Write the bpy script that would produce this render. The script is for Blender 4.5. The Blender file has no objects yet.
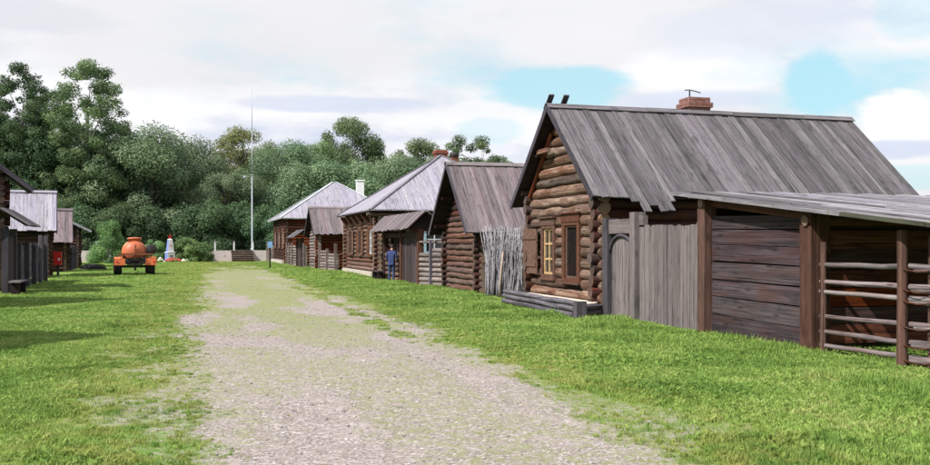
import bpy, math, random
import numpy as np
from mathutils import Vector, Matrix
random.seed(7)
RNG = np.random.default_rng(11)
scene = bpy.context.scene
COL = scene.collection

# ------------------------------------------------------------------ camera
TH = math.radians(16.5)
EYE = 1.75
cam_data = bpy.data.cameras.new('camera')
cam = bpy.data.objects.new('camera', cam_data)
COL.objects.link(cam)
cam.location = (0, 0, EYE)
cam.rotation_euler = (math.pi / 2, 0, -TH)
cam_data.sensor_width = 36.0
cam_data.lens = 36.0
cam_data.shift_y = 12.5 / 930
cam_data.clip_start = 0.1
cam_data.clip_end = 3000
scene.camera = cam
CS, SN = math.cos(TH), math.sin(TH)

def bearing(px, Y):
    """ground X of something seen at photo column px and standing at distance Y along the street"""
    u = (px - 465) / 930
    d = Y / (CS - u * SN)
    return d * (u * CS + SN)

# ------------------------------------------------------------------ light
SUN_EL = math.radians(45)
SUN_TO = Vector((1.0, 0.42, 0)).normalized()      # way the shadows fall
sd = bpy.data.lights.new('sun', 'SUN')
sd.energy = 4.8
sd.angle = math.radians(0.6)
sd.color = (1.0, 0.95, 0.88)
sun = bpy.data.objects.new('sun', sd)
COL.objects.link(sun)
ldir = Vector((SUN_TO.x * math.cos(SUN_EL), SUN_TO.y * math.cos(SUN_EL), -math.sin(SUN_EL)))
sun.rotation_euler = ldir.to_track_quat('-Z', 'Y').to_euler()
sun.location = (-40, 0, 60)

scene.view_settings.view_transform = 'Standard'
scene.view_settings.look = 'None'
scene.view_settings.exposure = 0.6
scene.view_settings.gamma = 1.0
scene.render.engine = 'CYCLES'

def lin(r, g, b):
    f = lambda v: (v / 255 / 12.92) if v / 255 <= 0.04045 else ((v / 255 + 0.055) / 1.055) ** 2.4
    return (f(r), f(g), f(b))

class NT:
    """small node-tree helper"""
    def __init__(self, tree):
        self.t = tree
        self.n = tree.nodes
        self.n.clear()
    def new(self, typ, **kw):
        nd = self.n.new(typ)
        for k, v in kw.items():
            setattr(nd, k, v)
        return nd
    def link(self, a, b):
        self.t.links.new(a, b)
    def put(self, sock, v):
        if isinstance(v, bpy.types.NodeSocket):
            self.link(v, sock)
        else:
            sock.default_value = v
    def math(self, op, a, b=None, c=None, clamp=False):
        nd = self.new('ShaderNodeMath', operation=op)
        nd.use_clamp = clamp
        self.put(nd.inputs[0], a)
        if b is not None: self.put(nd.inputs[1], b)
        if c is not None: self.put(nd.inputs[2], c)
        return nd.outputs[0]
    def vmath(self, op, a, b=None):
        nd = self.new('ShaderNodeVectorMath', operation=op)
        self.put(nd.inputs[0], a)
        if b is not None: self.put(nd.inputs[1], b)
        return nd.outputs[0]
    def noise(self, vec, scale, detail=4, rough=0.6, dist=0.0):
        nd = self.new('ShaderNodeTexNoise')
        if vec is not None: self.link(vec, nd.inputs['Vector'])
        nd.inputs['Scale'].default_value = scale
        nd.inputs['Detail'].default_value = detail
        nd.inputs['Roughness'].default_value = rough
        nd.inputs['Distortion'].default_value = dist
        return nd.outputs['Fac']
    def ramp(self, fac, stops):
        nd = self.new('ShaderNodeValToRGB')
        self.link(fac, nd.inputs[0])
        cr = nd.color_ramp
        while len(cr.elements) < len(stops):
            cr.elements.new(0.5)
        for e, (p, col) in zip(cr.elements, stops):
            e.position = p
            e.color = (*col, 1) if len(col) == 3 else col
        return nd.outputs[0]
    def mix(self, fac, a, b, blend='MIX'):
        nd = self.new('ShaderNodeMix', data_type='RGBA', blend_type=blend)
        self.put(nd.inputs[0], fac)
        for s, v in ((nd.inputs[6], a), (nd.inputs[7], b)):
            self.put(s, (*v, 1) if isinstance(v, tuple) and len(v) == 3 else v)
        return nd.outputs[2]
    def step(self, v, lo, hi):
        nd = self.new('ShaderNodeMapRange', interpolation_type='SMOOTHSTEP')
        self.put(nd.inputs[0], v)
        nd.inputs[1].default_value = lo
        nd.inputs[2].default_value = hi
        return nd.outputs[0]
    def scale(self, vec, s):
        return self.vmath('MULTIPLY', vec, s)
    def hsv(self, col, h=0.5, s=1.0, v=1.0):
        nd = self.new('ShaderNodeHueSaturation')
        self.put(nd.inputs['Hue'], h); self.put(nd.inputs['Saturation'], s); self.put(nd.inputs['Value'], v)
        self.put(nd.inputs['Color'], col)
        return nd.outputs[0]

# world: Nishita sky seen through gaps in a bright, broken cloud layer
world = bpy.data.worlds.new('World')
scene.world = world
world.use_nodes = True
w = NT(world.node_tree)
sky = w.new('ShaderNodeTexSky', sky_type='NISHITA')
sky.sun_disc = False
sky.sun_elevation = SUN_EL
sky.sun_rotation = math.atan2(-SUN_TO.x, -SUN_TO.y)
sky.air_density = 1.0
sky.dust_density = 1.5
tc = w.new('ShaderNodeTexCoord')
sep = w.new('ShaderNodeSeparateXYZ')
w.link(tc.outputs['Generated'], sep.inputs[0])
zz = w.math('ADD', w.math('MAXIMUM', sep.outputs[2], 0.0), 0.20)
cv = w.new('ShaderNodeCombineXYZ')
w.link(w.math('DIVIDE', sep.outputs[0], zz), cv.inputs[0])
w.link(w.math('DIVIDE', sep.outputs[1], zz), cv.inputs[1])
cvec = w.vmath('ADD', cv.outputs[0], (3.1, 7.7, 0.0))
n_cov = w.noise(cvec, 0.85, 8, 0.56, 0.0)
n_warp = w.noise(cvec, 3.2, 9, 0.66, 0.0)
def cloud_gap(px, py, rx, ry, amt):
    """a blue gap in the cloud at photo direction (px, py), as seen in the photograph"""
    az = TH + math.atan((px - 465) / 930)
    el = math.atan((245 - py) / 930 * math.cos(az - TH))
    azn = w.math('ARCTAN2', sep.outputs[0], sep.outputs[1])
    eln = w.math('ARCSINE', sep.outputs[2])
    dx = w.math('DIVIDE', w.math('SUBTRACT', azn, az), rx)
    dy = w.math('DIVIDE', w.math('SUBTRACT', eln, el), ry)
    r2 = w.math('ADD', w.math('MULTIPLY', dx, dx), w.math('MULTIPLY', dy, dy))
    r2 = w.math('ADD', r2, w.math('MULTIPLY', w.math('SUBTRACT', n_warp, 0.5), 2.6))
    g = w.step(r2, 1.35, 0.45)
    return w.math('MULTIPLY', g, amt)
gaps = cloud_gap(560, 90, 0.075, 0.026, 0.9)
gaps = w.math('MAXIMUM', gaps, cloud_gap(815, 84, 0.032, 0.034, 1.0))
gaps = w.math('MAXIMUM', gaps, cloud_gap(905, 176, 0.05, 0.013, 0.55))
gaps = w.math('MAXIMUM', gaps, cloud_gap(915, 12, 0.04, 0.025, 0.4))
gaps = w.math('MAXIMUM', gaps, cloud_gap(490, 130, 0.04, 0.015, 0.4))
cover = w.step(n_cov, 0.27, 0.46)
cover = w.math('MULTIPLY', cover, w.math('SUBTRACT', 1.0, gaps))
cover = w.math('MAXIMUM', cover, cloud_gap(905, 120, .05, .03, 1.0))
n_shade = w.noise(cvec, 1.5, 9, 0.58, 0.0)
n_big = w.noise(cvec, 0.45, 3, 0.5, 0.0)
ccol = w.ramp(n_shade, [(0.36, lin(212, 219, 236)), (0.44, lin(230, 233, 241)), (0.49, lin(243, 244, 247)), (0.62, lin(250, 250, 252))])
ccol = w.mix(w.math('MULTIPLY', w.step(n_big, 0.42, 0.60), 0.7), ccol, lin(230, 230, 233))
for (px, py, rx, ry, amt, col) in ((905, 118, .046, .026, 1.0, (255, 255, 255)), (900, 150, .055, .010, .8, (208, 218, 238)), (700, 72, .085, .030, .8, (249, 249, 251)), (690, 101, .085, .012, .7, (212, 221, 240)),
                                   (330, 104, .10, .010, .75, (210, 218, 238)), (30, 16, .08, .018, .6, (206, 212, 230)), (440, 150, .09, .012, .6, (244, 245, 249)), (760, 30, .12, .03, .5, (216, 224, 240)), (230, 40, .25, .06, .6, (228, 228, 231))):
    ccol = w.mix(cloud_gap(px, py, rx, ry, amt), ccol, lin(*col))
bg1 = w.new('ShaderNodeBackground')
w.link(w.mix(0.7, sky.outputs[0], (3.5, 6.0, 6.6)), bg1.inputs[0])
bg1.inputs[1].default_value = 0.1
bg2 = w.new('ShaderNodeBackground')
w.link(ccol, bg2.inputs[0])
bg2.inputs[1].default_value = 0.715
ms = w.new('ShaderNodeMixShader')
w.link(cover, ms.inputs[0])
w.link(bg1.outputs[0], ms.inputs[1])
w.link(bg2.outputs[0], ms.inputs[2])
wo = w.new('ShaderNodeOutputWorld')
w.link(ms.outputs[0], wo.inputs[0])

# ------------------------------------------------------------------ materials
MATS = {}
def new_mat(name):
    m = bpy.data.materials.new(name)
    m.use_nodes = True
    t = NT(m.node_tree)
    out = t.new('ShaderNodeOutputMaterial')
    MATS[name] = m
    return m, t, out

def principled(t, out, color, rough=0.8, bump=None, bstr=0.3, bdist=0.01, metallic=0.0, spec=0.3):
    p = t.new('ShaderNodeBsdfPrincipled')
    t.put(p.inputs['Base Color'], (*color, 1) if isinstance(color, tuple) and len(color) == 3 else color)
    t.put(p.inputs['Roughness'], rough)
    p.inputs['Metallic'].default_value = metallic
    p.inputs['Specular IOR Level'].default_value = spec
    if bump is not None:
        b = t.new('ShaderNodeBump')
        b.inputs['Strength'].default_value = bstr
        b.inputs['Distance'].default_value = bdist
        t.link(bump, b.inputs['Height'])
        t.link(b.outputs[0], p.inputs['Normal'])
    t.link(p.outputs[0], out.inputs[0])
    return p

TONE = {'roof_grey': .66, 'roof_pale': .80, 'roof_silver': .78, 'roof_shed': .68, 'roof_pink': .76, 'plank_grey': .56, 'plank_dark': .62, 'post_brown': .5, 'rail_wood': .62,
        'log_warm': .56, 'log_dark': .72, 'log_brown': .68, 'log_grey': .8, 'log_slate': .8, 'branch_grey': .62, 'board_red': .66, 'shutter_wood': .5, 'casing': .62, 'post_dark': .75, 'dark_wood': .75}
def wood(name, dark, mid, light, stain=None, stain_amt=0.5, vary=0.35, end=None, rough=0.85, fine=16.0, moss=None):
    """weathered wood, grain along local x; every piece gets its own tone and grain"""
    k = TONE.get(name, .76)
    dark, mid, light, stain, end, moss = [tuple(v * k for v in c) if c is not None else None for c in (dark, mid, light, stain, end, moss)]
    m, t, out = new_mat(name)
    tc = t.new('ShaderNodeTexCoord')
    oi = t.new('ShaderNodeObjectInfo')
    off = t.math('MULTIPLY', oi.outputs['Random'], 73.0)
    cb = t.new('ShaderNodeCombineXYZ')
    for i in range(3): t.link(off, cb.inputs[i])
    v = t.vmath('ADD', tc.outputs['Object'], cb.outputs[0])
    g1 = t.noise(t.scale(v, (0.6, fine * 1.3, fine * 1.3)), 1.0, 7, 0.66, 0.25)
    g2 = t.noise(t.scale(v, (1.6, 48.0, 48.0)), 1.0, 3, 0.6, 0.2)
    blot = t.noise(t.scale(v, (1.1, 3.0, 3.0)), 1.0, 5, 0.65, 0.3)
    gg = t.math('ADD', t.math('MULTIPLY', g1, 0.7), t.math('MULTIPLY', g2, 0.3))
    col = t.ramp(gg, [(0.30, dark), (0.47, mid), (0.66, light)])
    if stain is not None:
        col = t.mix(t.math('MULTIPLY', t.step(blot, 0.42, 0.66), stain_amt), col, stain)
    col = t.mix(t.math('MULTIPLY', t.step(blot, 0.50, 0.30), 0.55), col, tuple(c * 0.45 for c in dark))
    crack = t.noise(t.scale(v, (0.5, 30.0, 30.0)), 1.0, 2, 0.5, 0.6)
    cr = t.step(crack, 0.39, 0.33)
    col = t.mix(t.math('MULTIPLY', cr, 0.8), col, tuple(c * 0.3 for c in dark))
    vk = t.new('ShaderNodeTexVoronoi', feature='F1')
    vk.inputs['Scale'].default_value = 1.0
    t.link(t.scale(v, (1.3, 6.0, 6.0)), vk.inputs['Vector'])
    col = t.mix(t.math('MULTIPLY', t.step(vk.outputs['Distance'], 0.17, 0.07), 0.6), col, tuple(c * 0.35 for c in dark))
    if end is not None:
        sx = t.new('ShaderNodeSeparateXYZ')
        t.link(tc.outputs['Normal'], sx.inputs[0])
        ef = t.step(t.math('ABSOLUTE', sx.outputs[0]), 0.75, 0.9)
        so = t.new('ShaderNodeSeparateXYZ')
        t.link(tc.outputs['Object'], so.inputs[0])
        rr = t.math('SQRT', t.math('ADD', t.math('MULTIPLY', so.outputs[1], so.outputs[1]), t.math('MULTIPLY', so.outputs[2], so.outputs[2])))
        rings = t.math('SINE', t.math('MULTIPLY', t.math('ADD', rr, t.math('MULTIPLY', blot, 0.03)), 260.0))
        ec = t.mix(t.math('MULTIPLY_ADD', rings, 0.22, 0.35), end, tuple(c * 0.45 for c in end))
        ec = t.mix(t.math('MULTIPLY', t.step(blot, 0.5, 0.68), 0.5), ec, tuple(c * 0.35 for c in end))
        col = t.mix(ef, col, ec)
    if moss is not None:
        geo = t.new('ShaderNodeNewGeometry')
        mn = t.noise(geo.outputs['Position'], 3.0, 5, 0.7)
        col = t.mix(t.math('MULTIPLY', t.step(mn, 0.56, 0.70), 0.6), col, moss)
    tone = t.math('MULTIPLY_ADD', oi.outputs['Random'], vary * 2, 1 - vary)
    col = t.hsv(col, 0.5, t.math('MULTIPLY_ADD', t.math('FRACT', t.math('MULTIPLY', oi.outputs['Random'], 7.3)), 0.5, 0.75), tone)
    h = t.math('SUBTRACT', gg, t.math('MULTIPLY', cr, 0.5))
    principled(t, out, col, rough, h, 0.55, 0.012, spec=0.2)
    return m

def flat(name, col, rough=0.6, metallic=0.0, nscale=6.0, amt=0.25, bstr=0.15, spec=0.4, dirt=None):
    """painted or plain surface with mottling and some dirt"""
    m, t, out = new_mat(name)
    tc = t.new('ShaderNodeTexCoord')
    n = t.noise(tc.outputs['Object'], nscale, 6, 0.65)
    n2 = t.noise(tc.outputs['Object'], nscale * 7, 3, 0.6)
    c = t.mix(t.step(n, 0.35, 0.7), tuple(x * (1 - amt) for x in col), tuple(min(1, x * (1 + amt)) for x in col))
    if dirt is not None:
        c = t.mix(t.math('MULTIPLY', t.step(n, 0.52, 0.68), 0.7), c, dirt)
    principled(t, out, c, rough, n2, bstr, 0.005, metallic, spec)
    return m

# greys of roofs, fences; browns of log walls
wood('roof_grey', lin(72, 69, 74), lin(112, 108, 114), lin(146, 142, 147), stain=lin(94, 89, 95), vary=0.38, moss=lin(88, 86, 80))
wood('roof_pink', lin(80, 71, 76), lin(124, 113, 118), lin(150, 140, 144), stain=lin(104, 93, 97), vary=0.28)
wood('roof_pale', lin(118, 114, 128), lin(160, 157, 172), lin(182, 180, 194), stain=lin(146, 142, 156), vary=0.10, rough=0.6)
wood('roof_silver', lin(100, 98, 108), lin(142, 140, 150), lin(176, 174, 184), stain=lin(108, 104, 114), vary=0.3, rough=0.55)
wood('roof_shed', lin(84, 82, 88), lin(128, 124, 132), lin(160, 157, 165), stain=lin(104, 104, 102), vary=0.35, moss=lin(84, 92, 62), rough=0.6)
wood('moss_edge', lin(44, 44, 36), lin(72, 74, 60), lin(92, 98, 74), vary=0.2)
wood('plank_grey', lin(100, 92, 94), lin(138, 129, 130), lin(166, 157, 157), stain=lin(118, 108, 108), vary=0.22)
wood('plank_dark', lin(38, 32, 36), lin(72, 63, 68), lin(108, 98, 104), stain=lin(84, 58, 50), vary=0.35)
wood('post_brown', lin(64, 36, 28), lin(112, 72, 56), lin(142, 100, 80), stain=lin(80, 60, 56), vary=0.2)
wood('post_dark', lin(40, 38, 46), lin(70, 66, 76), lin(96, 90, 100), vary=0.2)
wood('log_warm', lin(52, 38, 36), lin(134, 108, 96), lin(192, 170, 152), stain=lin(96, 62, 46), stain_amt=0.8, vary=0.42, end=lin(172, 142, 122), fine=9.0)
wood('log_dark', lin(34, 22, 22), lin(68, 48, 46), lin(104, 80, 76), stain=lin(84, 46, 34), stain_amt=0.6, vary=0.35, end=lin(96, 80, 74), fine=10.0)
wood('log_brown', lin(60, 42, 38), lin(112, 86, 78), lin(150, 124, 114), stain=lin(100, 62, 48), stain_amt=0.6, vary=0.3, end=lin(160, 136, 122), fine=10.0)
wood('log_grey', lin(70, 62, 64), lin(128, 116, 114), lin(166, 154, 150), stain=lin(96, 84, 84), vary=0.3, end=lin(150, 138, 130), fine=11.0)
wood('log_slate', lin(52, 50, 58), lin(96, 92, 102), lin(130, 126, 134), stain=lin(70, 68, 76), vary=0.3, end=lin(134, 128, 128), fine=11.0)
wood('board_red', lin(58, 28, 20), lin(110, 60, 42), lin(146, 88, 62), stain=lin(60, 36, 32), vary=0.3)
wood('casing', lin(64, 42, 36), lin(108, 76, 64), lin(138, 104, 90), stain=lin(84, 56, 46), vary=0.15)
wood('shutter_wood', lin(84, 56, 46), lin(132, 94, 78), lin(156, 118, 100), stain=lin(104, 72, 60), vary=0.15)
wood('sash_yellow', lin(140, 112, 76), lin(190, 158, 112), lin(208, 180, 138), vary=0.08)
wood('sash_white', lin(170, 180, 190), lin(205, 214, 222), lin(228, 232, 236), vary=0.05)
wood('sash_blue', lin(120, 150, 168), lin(158, 186, 200), lin(184, 204, 214), vary=0.05)
wood('rail_wood', lin(70, 62, 66), lin(136, 126, 128), lin(174, 166, 166), stain=lin(110, 84, 78), vary=0.25, end=lin(186, 166, 142), fine=14.0)
wood('branch_grey', lin(92, 90, 98), lin(150, 148, 156), lin(186, 184, 190), vary=0.35, fine=12.0)
wood('branch_tan', lin(140, 118, 104), lin(180, 158, 142), lin(200, 180, 164), vary=0.1)
wood('dark_wood', lin(26, 20, 22), lin(44, 35, 36), lin(66, 54, 54), vary=0.2)
wood('bark', lin(40, 38, 36), lin(78, 74, 70), lin(120, 116, 112), vary=0.2)
wood('bark_pale', lin(92, 92, 92), lin(150, 150, 148), lin(190, 190, 186), vary=0.1)
wood('step_wood', lin(110, 92, 84), lin(160, 140, 130), lin(186, 168, 158), vary=0.2)
flat('interior_shade', (0.012, 0.009, 0.009), 0.95, spec=0.05)  # near-black colour that paints in the shade of an unlit room
flat('plaster', lin(172, 164, 156), 0.9, amt=0.12, dirt=lin(150, 138, 124))
flat('sand', lin(206, 196, 182), 0.95, amt=0.12, dirt=lin(150, 134, 112))
flat('concrete', lin(188, 178, 180), 0.9, amt=0.15, dirt=lin(120, 116, 112), nscale=2.0)
flat('white_paint', lin(226, 228, 232), 0.55, amt=0.04, dirt=lin(196, 198, 200))
flat('blue_side', lin(112, 128, 182), 0.5, amt=0.1)
flat('pole_paint', lin(150, 158, 170), 0.45, amt=0.06, metallic=0.0)
flat('galvanised', lin(150, 154, 160), 0.45, metallic=0.6)
flat('wire', lin(60, 60, 64), 0.5, metallic=0.8)
flat('tank_orange', lin(180, 98, 66), 0.5, amt=0.18, dirt=lin(132, 76, 56), nscale=2.6, spec=0.4)
flat('fender_orange', lin(214, 112, 70), 0.5, amt=0.1, dirt=lin(140, 80, 58), nscale=5.0)
flat('tyre', (0.018, 0.018, 0.020), 0.9, spec=0.2)
flat('chassis', (0.022, 0.02, 0.022), 0.7)
flat('rust', lin(120, 72, 50), 0.8, amt=0.3, dirt=lin(70, 46, 40))
flat('red_paint', lin(196, 34, 36), 0.45, amt=0.08)
flat('flower_red', lin(206, 60, 76), 0.8, amt=0.3, nscale=30)
flat('flower_white', lin(226, 224, 206), 0.8, amt=0.1, nscale=30)
flat('flower_leaf', lin(74, 110, 50), 0.8, amt=0.3, nscale=30)
flat('brick', lin(128, 90, 84), 0.9, amt=0.3, nscale=9.0, dirt=lin(112, 92, 90))
flat('brick_dark', lin(130, 74, 60), 0.9, amt=0.3, nscale=9.0, dirt=lin(84, 60, 56))
flat('mortar', lin(150, 140, 136), 0.95, amt=0.2)
flat('jacket', lin(40, 54, 96), 0.85, amt=0.2, nscale=12.0)
flat('jeans', lin(46, 62, 96), 0.9, amt=0.2, nscale=14.0)
flat('skin', lin(196, 148, 124), 0.55, amt=0.06)
flat('hair', lin(52, 40, 36), 0.7, amt=0.2, nscale=40)
flat('shoe', (0.02, 0.018, 0.018), 0.6)
flat('lavender', lin(196, 192, 206), 0.5, amt=0.08)
flat('sign_blue', lin(120, 160, 205), 0.5, amt=0.08)
flat('stone', lin(136, 132, 130), 0.9, amt=0.25)

def glass_mat():
    m, t, out = new_mat('glass')
    p = principled(t, out, (0.02, 0.025, 0.03), 0.06, spec=0.5)
    return m
glass_mat()

def leaf_mat(name, a, b, dark, trans=0.4):
    a, b, dark = [tuple(v * q for v, q in zip(c, (2.0, 2.05, 2.1))) for c in (a, b, dark)]  # leaf colour lifted and slightly blued, painting in distance haze
    m, t, out = new_mat(name)
    at = t.new('ShaderNodeAttribute', attribute_name='tint')
    oi = t.new('ShaderNodeObjectInfo')
    geo = t.new('ShaderNodeNewGeometry')
    n = t.noise(geo.outputs['Position'], 0.5, 3, 0.6)
    f = t.math('ADD', t.math('MULTIPLY', at.outputs['Fac'], 0.7), t.math('MULTIPLY', n, 0.3))
    c = t.ramp(f, [(0.1, dark), (0.45, a), (0.9, b)])
    c = t.hsv(c, t.math('MULTIPLY_ADD', oi.outputs['Random'], 0.03, 0.485), 1.0, t.math('MULTIPLY_ADD', oi.outputs['Random'], 0.3, 0.85))
    d = t.new('ShaderNodeBsdfPrincipled')
    t.link(c, d.inputs['Base Color'])
    d.inputs['Roughness'].default_value = 0.6
    d.inputs['Specular IOR Level'].default_value = 0.25
    tr = t.new('ShaderNodeBsdfTranslucent')
    t.link(c, tr.inputs[0])
    mx = t.new('ShaderNodeMixShader')
    mx.inputs[0].default_value = trans
    t.link(d.outputs[0], mx.inputs[1])
    t.link(tr.outputs[0], mx.inputs[2])
    t.link(mx.outputs[0], out.inputs[0])
    return m
leaf_mat('leaf_willow', (0.075, 0.110, 0.060), (0.130, 0.165, 0.095), (0.040, 0.062, 0.036))
leaf_mat('leaf_green', (0.060, 0.086, 0.040), (0.104, 0.136, 0.062), (0.032, 0.048, 0.026))
leaf_mat('leaf_dark', (0.040, 0.070, 0.034), (0.068, 0.105, 0.048), (0.022, 0.040, 0.022))
leaf_mat('leaf_olive', (0.085, 0.090, 0.035), (0.125, 0.130, 0.050), (0.050, 0.055, 0.025))
leaf_mat('leaf_bush', (0.075, 0.120, 0.045), (0.120, 0.180, 0.065), (0.040, 0.068, 0.028))

# ------------------------------------------------------------------ scene-graph helpers
WM = {}          # world matrix of every parent
FRAME = Matrix() # current building frame
def set_frame(x=0, y=0, deg=0, z=0):
    global FRAME
    FRAME = Matrix.Translation((x, y, z)) @ Matrix.Rotation(math.radians(deg), 4, 'Z')
def attach(o, wm, parent):
    WM[o.name] = wm
    if parent is not None:
        o.parent = parent
        o.matrix_basis = WM[parent.name].inverted() @ wm
    else:
        o.matrix_basis = wm
    COL.objects.link(o)
    return o
def thing(name, label, cat, at=(0, 0, 0), group=None):
    o = bpy.data.objects.new(name, None)
    o.empty_display_size = 0.3
    attach(o, FRAME @ Matrix.Translation(at), None)
    return tag(o, label, cat, group)
def tag(o, label, cat, group=None):
    o['label'] = label
    o['category'] = cat
    if group: o['group'] = group
    return o
def kind(o, k):
    o['kind'] = k
    return o
def mesh(name, verts, faces, mat, parent=None, wm=None, smooth=False):
    me = bpy.data.meshes.new(name)
    me.from_pydata([tuple(v) for v in verts], [], faces)
    if mat is not None: me.materials.append(MATS[mat] if isinstance(mat, str) else mat)
    if smooth:
        me.polygons.foreach_set('use_smooth', [True] * len(me.polygons))
    o = bpy.data.objects.new(name, me)
    return attach(o, FRAME @ (wm if wm is not None else Matrix()), parent)
def axes(a, b, up):
    a, b, up = Vector(a), Vector(b), Vector(up)
    x = (b - a).normalized()
    y = up.cross(x)
    if y.length < 1e-5: y = Vector((0, 1, 0)).cross(x)
    y.normalize()
    z = x.cross(y)
    m = Matrix((x, y, z)).transposed().to_4x4()
    m.translation = a
    return m, (b - a).length
BOXF = [(0, 3, 2, 1), (4, 5, 6, 7), (0, 1, 5, 4), (1, 2, 6, 5), (2, 3, 7, 6), (3, 0, 4, 7)]
def board(parent, name, a, b, w, t, mat, up=(0, 0, 1), jit=0.0, taper=1.0):
    """plank from a to b; width w across, thickness t along up"""
    m, L = axes(a, b, up)
    j = lambda s=1.0: random.uniform(-jit, jit) * s
    vs = []
    for z in (-t / 2, t / 2):
        vs += [(j(2), -w / 2 + j(.5), z), (L + j(2), -w / 2 * taper + j(.5), z), (L + j(2), w / 2 * taper + j(.5), z), (j(2), w / 2 + j(.5), z)]
    # top and bottom keep the same outline
    for i in range(4):
        vs[i + 4] = (vs[i][0], vs[i][1], t / 2)
    return mesh(name, vs, BOXF, mat, parent, m)
def log(parent, name, a, b, r0, r1, mat, seg=10, up=(0, 0, 1), wob=0.0, step=0.7, flat_end=True):
    """round timber, slightly crooked and uneven, capped with a small chamfer"""
    m, L = axes(a, b, up)
    n = max(2, int(L / step) + 1)
    vs, fs = [], []
    cy = cz = 0.0
    ph = random.random() * 6.28
    for i in range(n):
        f = i / (n - 1)
        r = r0 + (r1 - r0) * f
        if 0 < i < n - 1:
            cy, cz = random.uniform(-wob, wob), random.uniform(-wob, wob)
            r *= random.uniform(0.91, 1.06)
        else:
            cy = cz = 0.0
        for k in range(seg):
            an = ph + 2 * math.pi * k / seg
            rr = r * (1 + 0.055 * math.sin(2 * an + ph) + 0.03 * math.sin(3 * an + i))
            vs.append((L * f, cy + rr * math.cos(an), cz + rr * math.sin(an)))
    for i in range(n - 1):
        for k in range(seg):
            k2 = (k + 1) % seg
            fs.append((i * seg + k, i * seg + k2, (i + 1) * seg + k2, (i + 1) * seg + k))
    nv = len(vs)
    # end caps with their own vertices so that they shade flat
    for e, (i, s) in enumerate(((0, 1), (n - 1, -1))):
        base = len(vs)
        for k in range(seg):
            vs.append(vs[i * seg + k])
        ring = [base + k for k in range(seg)]
        fs.append(tuple(ring[::-1]) if s == 1 else tuple(ring))
    o = mesh(name, vs, fs, mat, parent, m)
    sm = [True] * (len(fs) - 2) + [False, False]
    o.data.polygons.foreach_set('use_smooth', sm)
    return o
def box(parent, name, lo, hi, mat):
    """axis-aligned block, own origin at its base centre, grain along its longest side"""
    lo, hi = Vector(lo), Vector(hi)
    c = (lo + hi) / 2
    d = hi - lo
    if d.z >= d.x and d.z >= d.y:
        return board(parent, name, (c.x, c.y, lo.z), (c.x, c.y, hi.z), d.y, d.x, mat, (1, 0, 0))
    if d.x >= d.y:
        return board(parent, name, (lo.x, c.y, c.z), (hi.x, c.y, c.z), d.y, d.z, mat)
    return board(parent, name, (c.x, lo.y, c.z), (c.x, hi.y, c.z), d.x, d.z, mat)
def multi(parent, name, boxes, mat):
    """several boxes as one mesh (small frames, bars)"""
    vs, fs = [], []
    for lo, hi in boxes:
        b = len(vs)
        x0, y0, z0 = lo; x1, y1, z1 = hi
        vs += [(x0, y0, z0), (x1, y0, z0), (x1, y1, z0), (x0, y1, z0), (x0, y0, z1), (x1, y0, z1), (x1, y1, z1), (x0, y1, z1)]
        fs += [tuple(b + i for i in f) for f in BOXF]
    c = sum((Vector(v) for v in vs), Vector()) / len(vs)
    return mesh(name, [Vector(v) - c for v in vs], fs, mat, parent, Matrix.Translation(c))
def prism(parent, name, poly, off, mat, smooth=False):
    """polygon (3-D points) pushed along off"""
    n = len(poly)
    off = Vector(off)
    a = [Vector(p) for p in poly]
    c = sum(a, Vector()) / n
    vs = [p - c for p in a] + [p + off - c for p in a]
    fs = [tuple(range(n))[::-1], tuple(range(n, 2 * n))]
    fs += [(i, (i + 1) % n, n + (i + 1) % n, n + i) for i in range(n)]
    return mesh(name, vs, fs, mat, parent, Matrix.Translation(c), smooth)
def tube(parent, name, pts, rad, mat, seg=6):
    """swept tube through points with radii"""
    P = [Vector(p) for p in pts]
    vs, fs = [], []
    o = P[0].copy()
    for i, p in enumerate(P):
        d = (P[min(i + 1, len(P) - 1)] - P[max(i - 1, 0)]).normalized()
        a = d.cross(Vector((0.31, 0.95, 0.1)))
        if a.length < 1e-3: a = d.cross(Vector((1, 0, 0)))
        a.normalize(); b = d.cross(a)
        for k in range(seg):
            an = 2 * math.pi * k / seg
            vs.append(p - o + (a * math.cos(an) + b * math.sin(an)) * rad[i])
    for i in range(len(P) - 1):
        for k in range(seg):
            k2 = (k + 1) % seg
            fs.append((i * seg + k, i * seg + k2, (i + 1) * seg + k2, (i + 1) * seg + k))
    fs.append(tuple(range(seg))[::-1])
    fs.append(tuple(range((len(P) - 1) * seg, len(P) * seg)))
    return mesh(name, vs, fs, mat, parent, Matrix.Translation(o), True)
def lathe(parent, name, prof, center, axis, mat, seg=24, smooth=True, sq=(1, 1)):
    """profile [(along, radius)] turned about an axis through center"""
    center = Vector(center); axis = Vector(axis).normalized()
    a = axis.cross(Vector((0, 0, 1)))
    if a.length < 1e-3: a = Vector((1, 0, 0))
    a.normalize(); b = axis.cross(a)
    vs, fs = [], []
    for (s, r) in prof:
        for k in range(seg):
            an = 2 * math.pi * k / seg
            vs.append(axis * s + a * math.cos(an) * r * sq[0] + b * math.sin(an) * r * sq[1])
    for i in range(len(prof) - 1):
        for k in range(seg):
            k2 = (k + 1) % seg
            fs.append((i * seg + k, i * seg + k2, (i + 1) * seg + k2, (i + 1) * seg + k))
    fs.append(tuple(range(seg))[::-1])
    fs.append(tuple(range((len(prof) - 1) * seg, len(prof) * seg)))
    return mesh(name, vs, fs, mat, parent, Matrix.Translation(center), smooth)

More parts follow.
